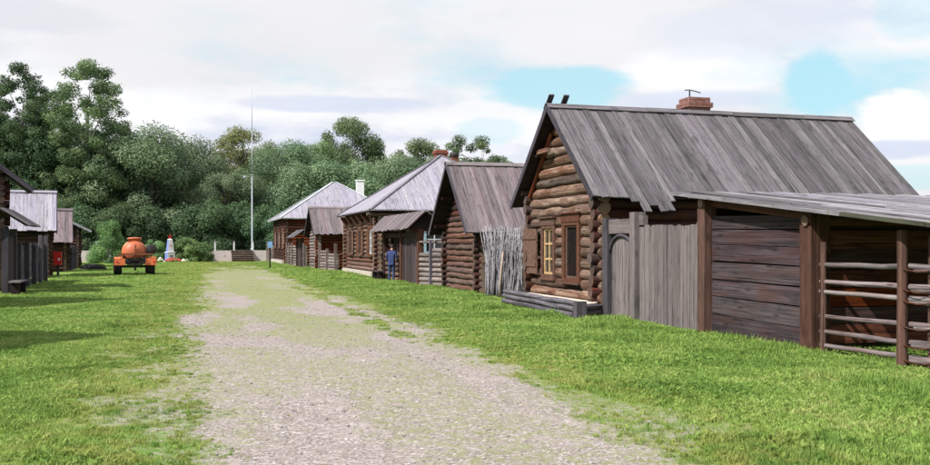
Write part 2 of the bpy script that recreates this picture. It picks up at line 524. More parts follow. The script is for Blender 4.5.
# ------------------------------------------------------------------ ground
def _hash(ix, iy, s):
    h = (ix * 374761393 + iy * 668265263 + s * 1442695041) & 0xFFFFFFFF
    h = ((h ^ (h >> 13)) * 1274126177) & 0xFFFFFFFF
    return ((h ^ (h >> 16)) & 0xFFFF) / 65535.0
def vnoise(x, y, s=0):
    x = np.asarray(x, float); y = np.asarray(y, float)
    ix = np.floor(x).astype(np.int64); iy = np.floor(y).astype(np.int64)
    fx = x - ix; fy = y - iy
    fx = fx * fx * (3 - 2 * fx); fy = fy * fy * (3 - 2 * fy)
    a = _hash(ix, iy, s); b = _hash(ix + 1, iy, s); c = _hash(ix, iy + 1, s); d = _hash(ix + 1, iy + 1, s)
    return (a * (1 - fx) + b * fx) * (1 - fy) + (c * (1 - fx) + d * fx) * fy
def fbm(x, y, s=0, o=4):
    v = 0; a = 0.5; t = 0
    for i in range(o):
        v = v + a * vnoise(x * 2 ** i, y * 2 ** i, s + i * 17); t += a; a *= 0.55
    return v / t
def sstep(v, lo, hi):
    t = np.clip((v - lo) / (hi - lo), 0, 1)
    return t * t * (3 - 2 * t)
def road_mask(X, Y):
    """1 on the bare gravel, 0 on grass"""
    L = np.interp(Y, [4, 8, 12, 20, 34, 60, 90], [0.55, 0.2, -0.35, -0.05, 0.25, 1.0, 2.0])
    R = np.interp(Y, [4, 8, 12, 18, 30, 50, 72, 90], [3.15, 3.85, 4.3, 4.75, 5.0, 5.0, 5.5, 5.6])
    n = (fbm(X * 0.9, Y * 0.55, 3, 5) - 0.5)
    n2 = (fbm(X * 3.1, Y * 2.2, 5, 4) - 0.5)
    dl = X - L + n * 1.7 + n2 * 0.7
    dr = R - X + n * 1.0 + n2 * 0.8
    m = sstep(dl, -1.3, 1.3) * sstep(dr, -1.0, 1.1)
    # grass strip with a bare wheel track outside it, right side
    strip = sstep(np.abs(X - (R - 0.75) + n * 0.5), 0.32, 0.1) * sstep(Y, 13, 18) * sstep(Y, 48, 36)
    m = m * (1 - strip * sstep(n2, -0.12, 0.08) * 0.6)
    far = sstep(Y, 88, 50)
    m = m * (far + (1 - far) * sstep(n, -0.02, 0.12))
    sh = sstep(X, -2.6, -0.6) * sstep(X, 1.2, 0.4) * sstep(fbm(X * 1.1, Y * .8, 81, 5), .40, .60) * sstep(Y, 34, 18) * .52
    sh = np.maximum(sh, sstep(X, 6.4, 4.6) * sstep(X, 2, 3) * sstep(fbm(X * 1.2, Y * .9, 83, 5), .46, .64) * .45 * sstep(Y, 40, 25))
    return np.clip(np.maximum(m, sh), 0, 1)
def green_mask(X, Y):
    """thin weeds growing through the gravel"""
    n = fbm(X * 0.8 + 7, Y * 0.4, 9, 4)
    mid = sstep(np.abs(X - 2.6), 1.0, 0.3) * 0.35 - sstep(np.abs(np.abs(X - 2.5) - 1.15), 0.55, 0.1) * 0.22
    return np.clip(sstep(n + mid * 0.4 + 0.20 * sstep(Y, 14, 42), 0.36, 0.60) * (0.62 + 0.38 * sstep(Y, 9, 26)), 0, 1)
def ground_z(X, Y):
    near = sstep(Y, 70, 40)
    z = (fbm(X * 0.35, Y * 0.35, 21, 3) - 0.5) * 0.10 * near
    flat_r = sstep(X, 7.6, 8.6)                     # level along the houses
    flat_l = sstep(X, -5.2, -6.2)
    return z * (1 - np.clip(flat_r + flat_l, 0, 1)) - 0.02 * near * (road_mask(X, Y))

def ground_material():
    m, t, out = new_mat('ground')
    geo = t.new('ShaderNodeNewGeometry')
    P = geo.outputs['Position']
    road = t.new('ShaderNodeAttribute', attribute_name='road').outputs['Fac']
    grn = t.new('ShaderNodeAttribute', attribute_name='green').outputs['Fac']
    n_f = t.noise(P, 9.0, 6, 0.7)
    n_ff = t.noise(P, 34.0, 4, 0.7)
    n_m = t.noise(P, 1.6, 5, 0.6)
    n_l = t.noise(P, 0.30, 5, 0.6)
    # grass / soil under the blades
    g = t.ramp(n_f, [(0.30, (0.080, 0.140, 0.026)), (0.5, (0.125, 0.215, 0.040)), (0.72, (0.175, 0.265, 0.060))])
    g = t.mix(t.math('MULTIPLY', t.step(n_l, 0.42, 0.65), 0.45), g, (0.175, 0.225, 0.050))
    g = t.mix(t.math('MULTIPLY', t.step(n_m, 0.55, 0.75), 0.35), g, (0.095, 0.175, 0.032))
    dry = t.new('ShaderNodeAttribute', attribute_name='dry').outputs['Fac']
    g = t.mix(t.math('MULTIPLY', dry, 0.75), g, t.mix(n_ff, (0.150, 0.155, 0.042), (0.270, 0.245, 0.080)))
    # gravel
    vo = t.new('ShaderNodeTexVoronoi', feature='F1')
    vo.inputs['Scale'].default_value = 44.0
    t.link(P, vo.inputs['Vector'])
    sp = t.new('ShaderNodeSeparateColor')
    t.link(vo.outputs['Color'], sp.inputs[0])
    gr = t.ramp(sp.outputs[0], [(0.0, (0.115, 0.10, 0.10)), (0.5, (0.290, 0.250, 0.246)), (0.85, (0.36, 0.318, 0.315)), (0.97, (0.50, 0.47, 0.47))])
    earth = t.mix(n_ff, (0.165, 0.138, 0.115), (0.305, 0.262, 0.250))
    gr = t.mix(t.math('MULTIPLY', t.step(n_f, 0.42, 0.66), 0.75), gr, earth)
    gr = t.mix(t.math('MULTIPLY', t.step(n_m, 0.45, 0.7), 0.35), gr, (0.35, 0.305, 0.298))
    n_w = t.noise(P, 7.0, 8, 0.78)
    weeds = t.step(t.math('ADD', n_w, t.math('MULTIPLY', grn, 0.20)), 0.54, 0.74)
    gr = t.mix(t.math('MULTIPLY', weeds, t.math('MULTIPLY_ADD', grn, 0.55, 0.28)), gr, t.mix(n_ff, (0.120, 0.165, 0.040), (0.250, 0.275, 0.090)))
    # ragged border between them
    e = t.math('ADD', road, t.math('MULTIPLY', t.math('SUBTRACT', t.math('ADD', t.math('MULTIPLY', n_f, 0.55), t.math('MULTIPLY', n_ff, 0.45)), 0.5), 1.9))
    f = t.step(e, 0.26, 0.60)
    col = t.mix(f, g, gr)
    h = t.math('ADD', t.math('MULTIPLY', n_ff, 0.6), t.math('MULTIPLY', n_f, 0.6))
    principled(t, out, col, 0.95, h, 0.7, 0.03, spec=0.1)
ground_material()

def axis_vals(segs):
    v = []
    for a, b, s in segs:
        n = max(1, int(round((b - a) / s)))
        v += [a + (b - a) * i / n for i in range(n)]
    v.append(segs[-1][1])
    return np.array(v)
gx = axis_vals([(-900, -100, 200), (-100, -30, 14), (-30, -10, 2), (-10, 12, 0.2), (12, 30, 1.8), (30, 100, 14), (100, 900, 200)])
gy = axis_vals([(-200, -20, 60), (-20, 2, 4), (2, 30, 0.2), (30, 60, 0.4), (60, 110, 0.8), (110, 200, 15), (200, 1400, 200)])
def grid_mesh(name, xs, ys, dz, keep=None):
    X, Y = np.meshgrid(xs, ys)
    Z = ground_z(X, Y) + dz
    nx, ny = len(xs), len(ys)
    V = np.stack([X.ravel(), Y.ravel(), Z.ravel()], 1)
    i, j = np.meshgrid(np.arange(nx - 1), np.arange(ny - 1))
    a = (j * nx + i).ravel()
    Q = np.stack([a, a + 1, a + 1 + nx, a + nx], 1)
    R = road_mask(X, Y).ravel()
    if keep is not None:
        Q = Q[R[Q].max(1) > keep]
        used = np.unique(Q)
        mp = np.full(len(V), -1); mp[used] = np.arange(len(used))
        V = V[used]; Q = mp[Q]; R = R[used]
    me = np_mesh(name, V, Q)
    for nm, arr in (('road', R), ('green', green_mask(V[:, 0], V[:, 1])),
                    ('dry', np.clip(sstep(V[:, 0], -2.6, -0.2) * sstep(fbm(V[:, 0] * .7, V[:, 1] * .4, 31), 0.36, 0.6) * 0.9 + sstep(V[:, 1], 45, 75) * sstep(np.abs(V[:, 0] - 2), 6, 3) * .5 + sstep(V[:, 0], 2.5, 4) * sstep(V[:, 0], 7.5, 5.0) * sstep(fbm(V[:, 0] * .9, V[:, 1] * .6, 37), 0.48, 0.66) * 0.6, 0, 1))):
        at = me.attributes.new(nm, 'FLOAT', 'POINT')
        at.data.foreach_set('value', np.asarray(arr, np.float32))
    me.materials.append(MATS['ground'])
    o = bpy.data.objects.new(name, me)
    attach(o, Matrix(), None)
    return kind(o, 'structure')
def np_mesh(name, V, Q):
    V = np.ascontiguousarray(V, np.float32); Q = np.ascontiguousarray(Q, np.int32)
    k = Q.shape[1]
    me = bpy.data.meshes.new(name)
    me.vertices.add(len(V)); me.vertices.foreach_set('co', V.ravel())
    me.loops.add(Q.size); me.loops.foreach_set('vertex_index', Q.ravel())
    me.polygons.add(len(Q)); me.polygons.foreach_set('loop_start', np.arange(0, Q.size, k, dtype=np.int32))
    me.polygons.foreach_set('use_smooth', np.ones(len(Q), bool))
    me.update(calc_edges=True)
    me.validate()
    return me
grid_mesh('ground', gx, gy, 0.0)
grid_mesh('gravel_road', axis_vals([(-3.0, 7.4, 0.2)]), axis_vals([(-4, 2, 1), (2, 30, 0.2), (30, 60, 0.4), (60, 100, 0.8)]), 0.004, keep=0.04)

# raised terrace behind the concrete retaining wall
WALL_Y = 104.0
TER = 1.15
def terrace_material():
    m, t, out = new_mat('terrace_grass')
    geo = t.new('ShaderNodeNewGeometry')
    n = t.noise(geo.outputs['Position'], 1.2, 6, 0.65)
    c = t.ramp(n, [(0.3, (0.035, 0.07, 0.015)), (0.55, (0.07, 0.13, 0.025)), (0.75, (0.11, 0.17, 0.04))])
    principled(t, out, c, 0.95, n, 0.5, 0.1, spec=0.1)
terrace_material()
ter = prism(None, 'terrace_ground', [(-300, WALL_Y + 0.26, -0.3), (300, WALL_Y + 0.26, -0.3), (300, 700, -0.3), (-300, 700, -0.3)], (0, 0, TER + 0.3), 'terrace_grass')
kind(ter, 'structure')

# ------------------------------------------------------------------ building kit (local frame: front faces -x, width along y)
def slope(roof_parent, r0, r1, e0, e1, mat, bw, thick=0.032, jag=0.06, lift=0.02, board_name='board', gap=0.006, extra=None, jit=0.006):
    """boards laid side by side from the ridge line r0-r1 down to the eave line e0-e1"""
    r0, r1, e0, e1 = map(Vector, (r0, r1, e0, e1))
    L = (r1 - r0).length
    n = (r1 - r0).cross(e0 - r0).normalized()
    if n.z < 0: n = -n
    s = 0.0
    i = 0
    while s < L - 0.03:
        wd = min(bw * random.uniform(0.8, 1.2), L - s)
        f = (s + wd / 2) / L
        a = r0.lerp(r1, f); b = e0.lerp(e1, f)
        d = (b - a).normalized()
        ex = random.uniform(-jag, jag)
        if extra is not None: ex += extra(s + wd / 2)
        lf = lift + thick / 2 + random.uniform(0, 0.016) + (0.012 if i % 2 else 0)
        board(roof_parent, board_name, a + n * lf, b + d * ex + n * (lf + random.uniform(0, 0.012)), wd - gap + (0.02 if i % 2 else 0), thick, mat, n, jit)
        s += wd
        i += 1
    return n

def gable_house(t, w, depth, hr, he, ov_f, ov_s, ov_b, ld, m_front, m_side, m_roof, bw, openings=(), ext=0.28, sides='nf', roof_kw=None, base=0.0, gable_mat=None, seg=10, barge='post_dark', far_roof=None):
    tan = (hr - he) / (w / 2 + ov_s)
    r = ld / 2
    z_at = lambda y: he + tan * (min(y, w - y) + ov_s)       # underside of the roof above y
    hw = z_at(0) - 0.02
    hr_in = z_at(w / 2) - 0.05
    core = prism(t, 'inner_wall', [(0.03, 0.03, base), (0.03, w - 0.03, base), (0.03, w - 0.03, hw), (0.03, w / 2, hr_in), (0.03, 0.03, hw)], (depth - 0.06, 0, 0), 'dark_wood')
    # front wall and gable
    z = base + r
    k = 0
    while z + r * 0.6 < hr_in:
        if z < hw - r * 0.3:
            lim = max(-ext * 1.15, (z + r * 1.1 + 0.05 - he) / tan - ov_s)
            y0, y1 = max(lim, -ext * random.uniform(0.8, 1.15)), w - max(lim, -ext * random.uniform(0.8, 1.15))
        else:
            half = (hr_in - z - r * 0.55) / tan
            y0, y1 = w / 2 - half, w / 2 + half
        if y1 - y0 < 0.25: break
        spans = [(y0, y1)]
        for (a, b, c, d) in openings:
            if c - r * 0.5 < z < d + r * 0.5:
                ns = []
                for (p, q) in spans:
                    if b <= p or a >= q: ns.append((p, q))
                    else:
                        if a - p > 0.12: ns.append((p, a))
                        if q - b > 0.12: ns.append((b, q))
                spans = ns
        fl = k % 2
        rr = r * random.uniform(0.97, 1.08)
        for (p, q) in spans:
            a, b = ((0, p, z), (0, q, z)) if fl else ((0, q, z), (0, p, z))
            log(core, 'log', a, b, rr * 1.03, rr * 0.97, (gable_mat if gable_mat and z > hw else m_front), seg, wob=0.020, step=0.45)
        z += ld * 0.985
        k += 1
    # side walls, half a course lower
    for s, y in (('n', 0.0), ('f', w)):
        if s not in sides: continue
        z = base + 0.0 + ld * 0.985
        while z + r * 1.1 < z_at(-r):
            rr = r * random.uniform(0.96, 1.06)
            log(core, 'log', (-ext * random.uniform(0.85, 1.15), y, z), (depth, y, z), rr, rr, m_side, seg, wob=0.008, step=1.6)
            z += ld * 0.985
    # purlin ends under the overhang
    for f in (0.0, 0.5, 1.0):
        for s in (0, 1):
            y = w / 2 * f if s == 0 else w - w / 2 * f
            if f == 1.0 and s == 1: continue
            zz = z_at(y) - 0.10
            log(core, 'purlin', (-ov_f + 0.10, y, zz), (0.3, y, zz), 0.085, 0.085, m_side, 8)
    # roof: deck and boards
    ym = w / 2
    sl = math.hypot(hr - he, ym + ov_s)
    th = 0.045
    roof = prism(t, 'roof', [(-ov_f + 0.03, -ov_s + 0.05, he + 0.04), (-ov_f + 0.03, ym, hr), (-ov_f + 0.03, w + ov_s - 0.05, he + 0.04),
                             (-ov_f + 0.03, w + ov_s - 0.05, he + 0.04 + th), (-ov_f + 0.03, ym, hr + th), (-ov_f + 0.03, -ov_s + 0.05, he + 0.04 + th)], (depth + ov_f + ov_b - 0.06, 0, 0), 'dark_wood')
    kw = dict(bw=bw); kw.update(roof_kw or {})
    kwf = dict(kw); kwf.pop('extra', None)
    hr2 = hr + th; he2 = he + th
    slope(roof, (-ov_f, ym, hr2), (depth + ov_b, ym, hr2), (-ov_f, -ov_s, he2), (depth + ov_b, -ov_s, he2), m_roof, **kw)
    slope(roof, (-ov_f, ym, hr2), (depth + ov_b, ym, hr2), (-ov_f, w + ov_s, he2), (depth + ov_b, w + ov_s, he2), m_roof, **kwf)
    # ridge boards
    ang = math.atan(tan)
    nrm = Vector((0, -math.sin(ang), math.cos(ang)))
    for sg in (-1, 1):
        nn = Vector((0, sg * math.sin(ang), math.cos(ang)))
        dn = Vector((0, sg * math.cos(ang), -math.sin(ang)))
        s = -ov_f - 0.04
        while s < depth + ov_b - 0.05:
            ln = min(random.uniform(2.4, 3.4), depth + ov_b + 0.04 - s)
            c = Vector((0, ym, hr2)) + dn * 0.085 + nn * (0.095 + random.uniform(-0.006, 0.01) + (0.03 if sg > 0 else 0))
            board(roof, 'ridge_board', c + Vector((s, 0, 0)), c + Vector((s + ln - 0.01, 0, 0)), 0.19, 0.03, m_roof, nn, 0.006)
            s += ln
    # barge boards on the gable
    if barge:
        for sg in (-1, 1):
            dn = Vector((0, sg * math.cos(ang), -math.sin(ang)))
            top = Vector((-ov_f - 0.02, ym + sg * 0.02, hr + 0.02))
            board(roof, 'bargeboard', top, top + dn * (sl - 0.02), 0.16, 0.035, barge, (1, 0, 0), 0.008)
    return core, roof, dict(tan=tan, hw=hw, ang=ang, z_at=z_at, hr2=hr2)

def window(parent, y, z, w, h, x=-0.10, sash='sash_white', cas='casing', cw=0.13, header=0.28, shutters=None, nx=2, nz=3, pane='glass'):
    """window in a wall facing -x: casing, header, sash bars, pane, optional shutters; y,z = lower left of the opening"""
    win = multi(parent, 'window', [((x - 0.04, y - cw, z - 0.10), (x + 0.10, y + w + cw, z)), ((x - 0.04, y - cw, z), (x + 0.10, y, z + h)),
                                   ((x - 0.04, y + w, z), (x + 0.10, y + w + cw, z + h)), ((x - 0.04, y - cw, z + h), (x + 0.10, y + w + cw, z + h + 0.09))], cas)
    if header:
        multi(win, 'header', [((x - 0.06, y - cw - 0.03, z + h + 0.09), (x + 0.09, y + w + cw + 0.03, z + h + 0.09 + header)),
                              ((x - 0.12, y - cw - 0.07, z + h + 0.09 + header), (x + 0.09, y + w + cw + 0.07, z + h + 0.13 + header))], cas)
    multi(win, 'sill', [((x - 0.10, y - cw - 0.04, z - 0.16), (x + 0.10, y + w + cw + 0.04, z - 0.10))], cas)
    multi(win, 'pane', [((x + 0.055, y, z), (x + 0.065, y + w, z + h))], pane)  # glass; in an open window a sheet with painted-in shade
    b = 0.028
    bars = [((x + 0.01, y, z), (x + 0.052, y + 0.06, z + h)), ((x + 0.01, y + w - 0.06, z), (x + 0.052, y + w, z + h)),
            ((x + 0.01, y + 0.06, z), (x + 0.052, y + w - 0.06, z + 0.06)), ((x + 0.01, y + 0.06, z + h - 0.06), (x + 0.052, y + w - 0.06, z + h))]
    for i in range(1, nx):
        c = y + w * i / nx
        bars.append(((x + 0.014, c - b, z + 0.06), (x + 0.05, c + b, z + h - 0.06)))
    for i in range(1, nz):
        c = z + h * i / nz
        bars.append(((x + 0.016, y + 0.06, c - b), (x + 0.048, y + w - 0.06, c + b)))
    multi(win, 'sash', bars, sash)
    if shutters:
        for sd in shutters:
            sw = w * 0.5 + 0.06
            a = y - cw - sw - 0.02 if sd == 'n' else y + w + cw + 0.02
            half = sw / 2
            s1 = multi(win, 'shutter', [((x - 0.05, a, z - 0.06), (x - 0.02, a + half - 0.004, z + h + 0.06)), ((x - 0.05, a + half + 0.004, z - 0.06), (x - 0.02, a + sw, z + h + 0.06)),
                                        ((x - 0.075, a + 0.02, z + 0.12), (x - 0.05, a + sw - 0.02, z + 0.22)), ((x - 0.075, a + 0.02, z + h - 0.22), (x - 0.05, a + sw - 0.02, z + h - 0.12))], 'shutter_wood')
    return win

def bricks(parent, name, c, wx, wy, h, mat, courses=None, ch=0.075, bl=0.25, flare=()):
    """chimney body: staggered bricks as real blocks round a mortar core, joined (each under ten pixels)"""
    cx, cy, z0 = c
    core = multi(parent, name, [((cx - wx / 2 + 0.012, cy - wy / 2 + 0.012, z0), (cx + wx / 2 - 0.012, cy + wy / 2 - 0.012, z0 + h - 0.01))], 'mortar')
    bx = []
    n = int(h / ch)
    for i in range(n):
        e = 0.06 if i in flare else 0.0
        z = z0 + i * ch
        x0, x1, y0, y1 = cx - wx / 2 - e, cx + wx / 2 + e, cy - wy / 2 - e, cy + wy / 2 + e
        o = (i % 2) * bl / 2
        for face in range(4):
            a, b = ((x0, x1), (y0 + 0.12, y1 - 0.12))[face % 2]
            s = a - o
            while s < b:
                p, q = max(a, s) + 0.005, min(b, s + bl) - 0.005
                if q - p > 0.03:
                    j = random.uniform(-0.006, 0.006)
                    if face == 0: bx.append(((p, y0 + j, z + .004), (q, y0 + 0.115, z + ch - .006)))
                    elif face == 2: bx.append(((p, y1 - 0.115, z + .004), (q, y1 + j, z + ch - .006)))
                    elif face == 1: bx.append(((x0 + j, p, z + .004), (x0 + 0.115, q, z + ch - .006)))
                    else: bx.append(((x1 - 0.115, p, z + .004), (x1 + j, q, z + ch - .006)))
                s += bl
    kind(multi(core, 'brickwork', bx, mat), 'stuff')
    return core

def log_panel(parent, a, b, z0, z1, d, mat, name='log', jag=0.06, seg=8):
    """stack of horizontal round timbers between two points on the ground"""
    a, b = Vector((a[0], a[1], 0)), Vector((b[0], b[1], 0))
    dr = (b - a).normalized()
    z = z0 + d / 2
    while z + d * 0.4 < z1:
        r = d / 2 * random.uniform(0.9, 1.1)
        p = a - dr * random.uniform(0, jag) + Vector((random.uniform(-.01, .01), 0, z))
        q = b + dr * random.uniform(0, jag) + Vector((random.uniform(-.01, .01), 0, z + random.uniform(-.015, .015)))
        log(parent, name, p, q, r, r * random.uniform(0.85, 1.0), mat, seg, wob=0.01)
        z += d * 0.97

# ================================================================== RIGHT SIDE
# ------------------------------------------------------------------ big log house with gable to the street
HX, HY, HW_ = 9.92, 21.45, 4.75
set_frame(HX, HY)
house = thing('log_house', 'large log house with steep grey board roof and brick chimney nearest the camera', 'house')
win_open = [(2.72, 3.72, 0.80, 2.42), (0.98, 2.18, 0.72, 2.46)]
def slipped(s):
    return 0.16 + 0.42 * abs(math.sin(s * 6.0)) if 1.05 < s < 2.15 else 0.0
core, roof, info = gable_house(house, HW_, 9.1, 5.50, 2.86, 0.50, 0.62, 0.25, 0.285, 'log_warm', 'log_dark', 'roof_grey', 0.205, openings=win_open, seg=12,
                               roof_kw=dict(jag=0.05, extra=slipped, jit=0.008, lift=0.012, gap=0.018))
ym = HW_ / 2
# two board ends standing above the ridge
for i, xx in enumerate((-0.42, 0.02)):
    dn = Vector((0, math.cos(info['ang']), -math.sin(info['ang'])))
    nn = Vector((0, math.sin(info['ang']), math.cos(info['ang'])))
    top = Vector((xx, ym, info['hr2'])) - dn * 0.30 + nn * 0.16
    board(roof, 'ridge_horn', top, top + dn * 0.75, 0.15, 0.05, 'post_dark', nn, 0.01)
# beam lying along the far gable slope under the overhang
log(roof, 'rafter', (-0.16, HW_ + 0.1, info['z_at'](HW_) - 0.42), (-0.16, ym + 0.55, info['z_at'](ym + 0.55) - 0.12), 0.07, 0.07, 'board_red', 8)
box(roof, 'tie_beam', (-0.40, ym + 0.35, 4.34), (-0.26, ym + 1.3, 4.46), 'log_brown')
w1 = window(core, 2.86, 0.92, 0.74, 1.30, x=-0.13, sash='sash_yellow', cw=0.15, header=0.20, nx=2, nz=3)
w2 = window(core, 1.16, 0.86, 0.84, 1.42, x=-0.13, sash='casing', cw=0.17, header=0.22, nx=1, nz=1, pane='interior_shade')  # open window: near-black sheet stands in for the room's darkness
sh = multi(w1, 'shutter', [((-0.27, 3.84, 0.92), (-0.23, 4.40, 2.22)), ((-0.27, 4.41, 0.90), (-0.23, 4.98, 2.24)), ((-0.30, 3.88, 1.12), (-0.27, 4.94, 1.22)), ((-0.30, 3.88, 1.92), (-0.27, 4.94, 2.02))], 'shutter_wood')
# shutter bracket battens that carry it on the wall
box(w1, 'shutter_hinge', (-0.23, 3.80, 1.35), (-0.10, 3.88, 1.43), 'casing')
ch = bricks(house, 'chimney', (4.30, ym + 0.45, 4.7), 0.70, 0.60, 1.36, 'brick', flare=(14, 15))
box(ch, 'lid_stem', (4.08, ym + 0.36, 6.0), (4.11, ym + 0.39, 6.26), 'wire')
tube(ch, 'lid_rod', [(3.94, ym + .38, 6.27), (4.1, ym + .38, 6.28), (4.3, ym + .38, 6.25), (4.46, ym + .38, 6.21)], [.016] * 4, 'wire', 5)

# low earth bank held by logs along the foot of the house
set_frame()
bank = thing('log_edged_earth_bank', 'low earth bank held by three grey logs along the foot of the large house', 'bank', (8.95, 23.2, 0))
A, B = Vector((8.66, 20.25, 0)), Vector((9.02, 26.45, 0))
for i, zz in enumerate((0.09, 0.235, 0.37)):
    a = A + Vector((0.03 * i, 0.0, zz)); b = B + Vector((0.03 * i, 0, zz))
    log(bank, 'log', a, b, 0.072, 0.060, 'log_slate', 10, wob=0.015)
box(bank, 'end_block', (8.64, 20.02, 0), (8.90, 20.20, 0.43), 'log_slate')
for i, zz in enumerate((0.10, 0.24)):
    log(bank, 'log', (8.80, 20.32 + 0.01 * i, zz), (9.72, 20.98, zz), 0.075, 0.07, 'log_slate', 10)
prism(bank, 'fill', [(8.78, 20.42, 0), (9.10, 26.40, 0), (9.76, 26.2, 0), (9.76, 21.3, 0), (9.5, 20.9, 0)], (0, 0, 0.33), 'sand')

# ------------------------------------------------------------------ wicket gate
gate = thing('wicket_gate', 'narrow plank wicket gate with arched top between two dark posts by log house', 'gate', (9.8, 20.05, 0))
box(gate, 'post', (9.70, 20.62, 0), (9.98, 20.90, 2.40), 'post_dark')
box(gate, 'post', (9.66, 19.10, 0), (9.94, 19.36, 2.50), 'plank_grey')
box(gate, 'lintel', (9.74, 19.36, 2.02), (9.90, 20.62, 2.36), 'plank_grey')
box(gate, 'lintel_end', (9.76, 18.88, 2.20), (9.88, 19.10, 2.42), 'plank_grey')
# arched door boards
n = 5
y0, y1 = 19.40, 20.58
for i in range(n):
    a = y0 + (y1 - y0) * i / n; b = y0 + (y1 - y0) * (i + 1) / n
    def arch(y):
        f = (y - 19.99) / 0.62
        return 1.60 + 0.38 * math.sqrt(max(0, 1 - f * f))
    pts = [(9.80, a + 0.006, 0.06), (9.80, b - 0.006, 0.06), (9.80, b - 0.006, arch(b)), (9.80, a + 0.006, arch(a))]
    c = Vector((9.80, (a + b) / 2, 0.06))
    R = Matrix(((0, 0, -1), (0, 1, 0), (1, 0, 0))).to_4x4()
    m = Matrix.Translation(c) @ R
    inv = m.inverted()
    vs = [inv @ Vector(p) for p in pts] + [inv @ (Vector(p) + Vector((0.035, 0, 0))) for p in pts]
    mesh('plank', vs, [(0, 1, 2, 3), (7, 6, 5, 4), (0, 4, 5, 1), (1, 5, 6, 2), (2, 6, 7, 3), (3, 7, 4, 0)], 'plank_dark' if i == 0 else 'plank_grey', gate, m)
# arched frame strip over the door
ap = []
for k in range(13):
    an = math.pi * k / 12
    ap.append((9.76, 19.99 + 0.60 * math.cos(an), 1.60 + 0.38 * math.sin(an)))
tube(gate, 'arch_frame', ap, [0.035] * 13, 'post_dark', 6)
box(gate, 'cross_rail', (9.84, 19.40, 0.45), (9.90, 20.58, 0.56), 'plank_dark')
box(gate, 'cross_rail', (9.84, 19.40, 1.35), (9.90, 20.58, 1.46), 'plank_dark')

# ------------------------------------------------------------------ tall plank gate / fence section
pf = thing('plank_fence', 'tall fence panel of upright pale grey planks between wicket gate and brown post', 'fence', (9.8, 17.6, 0))
y = 16.32
while y < 18.90:
    wd = min(random.choice((0.13, 0.16, 0.19, 0.22, 0.25)), 18.92 - y)
    xx = 9.72 + random.uniform(-0.012, 0.012)
    if wd > 0.05:
        board(pf, 'plank', (xx, y + wd / 2, random.uniform(0.0, 0.05)), (xx, y + wd / 2, 2.17 + random.uniform(-0.03, 0.03)), wd - 0.008, 0.03, 'plank_grey', (1, 0, 0), 0.004)
    y += wd
box(pf, 'rail', (9.745, 16.30, 0.45), (9.83, 18.95, 0.57), 'plank_dark')
box(pf, 'rail', (9.745, 16.30, 1.65), (9.83, 18.95, 1.77), 'plank_dark')

# ------------------------------------------------------------------ lean-to shed
shed = thing('lean_to_shed', 'dark plank lean-to shed with long low board roof at the right edge', 'shed', (9.8, 13, 0))
rz = lambda Y: 2.72 - 0.113 * (15.85 - Y)          # top of the roof at the street edge
box(shed, 'post', (9.60, 16.02, 0), (9.86, 16.28, rz(16.15) - 0.09), 'post_brown')
box(shed, 'post', (9.62, 12.80, 0), (9.98, 13.10, rz(12.95) - 0.12), 'post_brown')
box(shed, 'post', (9.66, 9.0, 0), (9.92, 9.24, rz(9.1) - 0.10), 'post_brown')
box(shed, 'post', (16.2, 9.0, 0), (16.46, 9.24, rz(9.1) - 0.10), 'post_brown')
hs = [0.0, 0.34, 0.70, 1.02, 1.36, 1.68, 1.98, 2.24]
for i in range(len(hs) - 1):
    z0, z1 = hs[i] + 0.06, hs[i + 1] + 0.05
    zc = (z0 + z1) / 2
    board(shed, 'wall_plank', (9.80 + random.uniform(-.012, .012), 13.08, zc + random.uniform(-.01, .01) - 0.03), (9.80, 16.06, zc + random.uniform(-.01, .01) + 0.02), z1 - z0 - 0.012, 0.055, 'plank_dark', (1, 0, 0), 0.008)
board(shed, 'top_beam', (9.82, 13.1, rz(13.1) - 0.17), (9.82, 16.1, rz(16.1) - 0.17), 0.14, 0.14, 'post_brown', (0, 0, 1))
box(shed, 'inner_wall', (9.86, 13.05, 0.05), (9.90, 16.1, 2.25), 'dark_wood')
# end wall facing the camera, in the shade of the roof
hz = [0.12, 0.44, 0.74, 1.06, 1.34, 1.66, 1.98]
for i in range(len(hz) - 1):
    board(shed, 'wall_plank', (9.96, 12.92 + random.uniform(-.012, .012), (hz[i] + hz[i + 1]) / 2 + random.uniform(-.02, .02)), (17.2, 12.92, (hz[i] + hz[i + 1]) / 2), hz[i + 1] - hz[i] - 0.014, 0.05, ('board_red', 'log_dark', 'board_red', 'board_red', 'log_dark', 'board_red')[i], (0, 1, 0), 0.008)
box(shed, 'inner_wall', (9.98, 12.96, 0.10), (17.2, 13.0, 2.25), 'dark_wood')
box(shed, 'inner_wall', (9.9, 16.2, 0.05), (17.2, 16.28, 2.45), 'dark_wood')
log(shed, 'beam', (9.58, 12.92, rz(12.9) - 0.24), (17.2, 12.92, rz(12.9) - 0.24), 0.09, 0.08, 'log_brown', 8)
log(shed, 'beam', (9.58, 9.12, rz(9.1) - 0.17), (17.2, 9.12, rz(9.1) - 0.17), 0.08, 0.08, 'log_brown', 8)
log(shed, 'beam', (9.58, 16.14, rz(16.1) - 0.18), (17.2, 16.14, rz(16.1) - 0.18), 0.09, 0.08, 'log_brown', 8)
Y0, Y1 = 8.4, 16.95
deck = prism(shed, 'roof', [(9.52, Y0, rz(Y0) - 0.075), (17.4, Y0, rz(Y0) - 0.075), (17.4, Y1, rz(Y1) - 0.075), (9.52, Y1, rz(Y1) - 0.075)], (0, 0, 0.04), 'dark_wood')
x = 9.44
i = 0
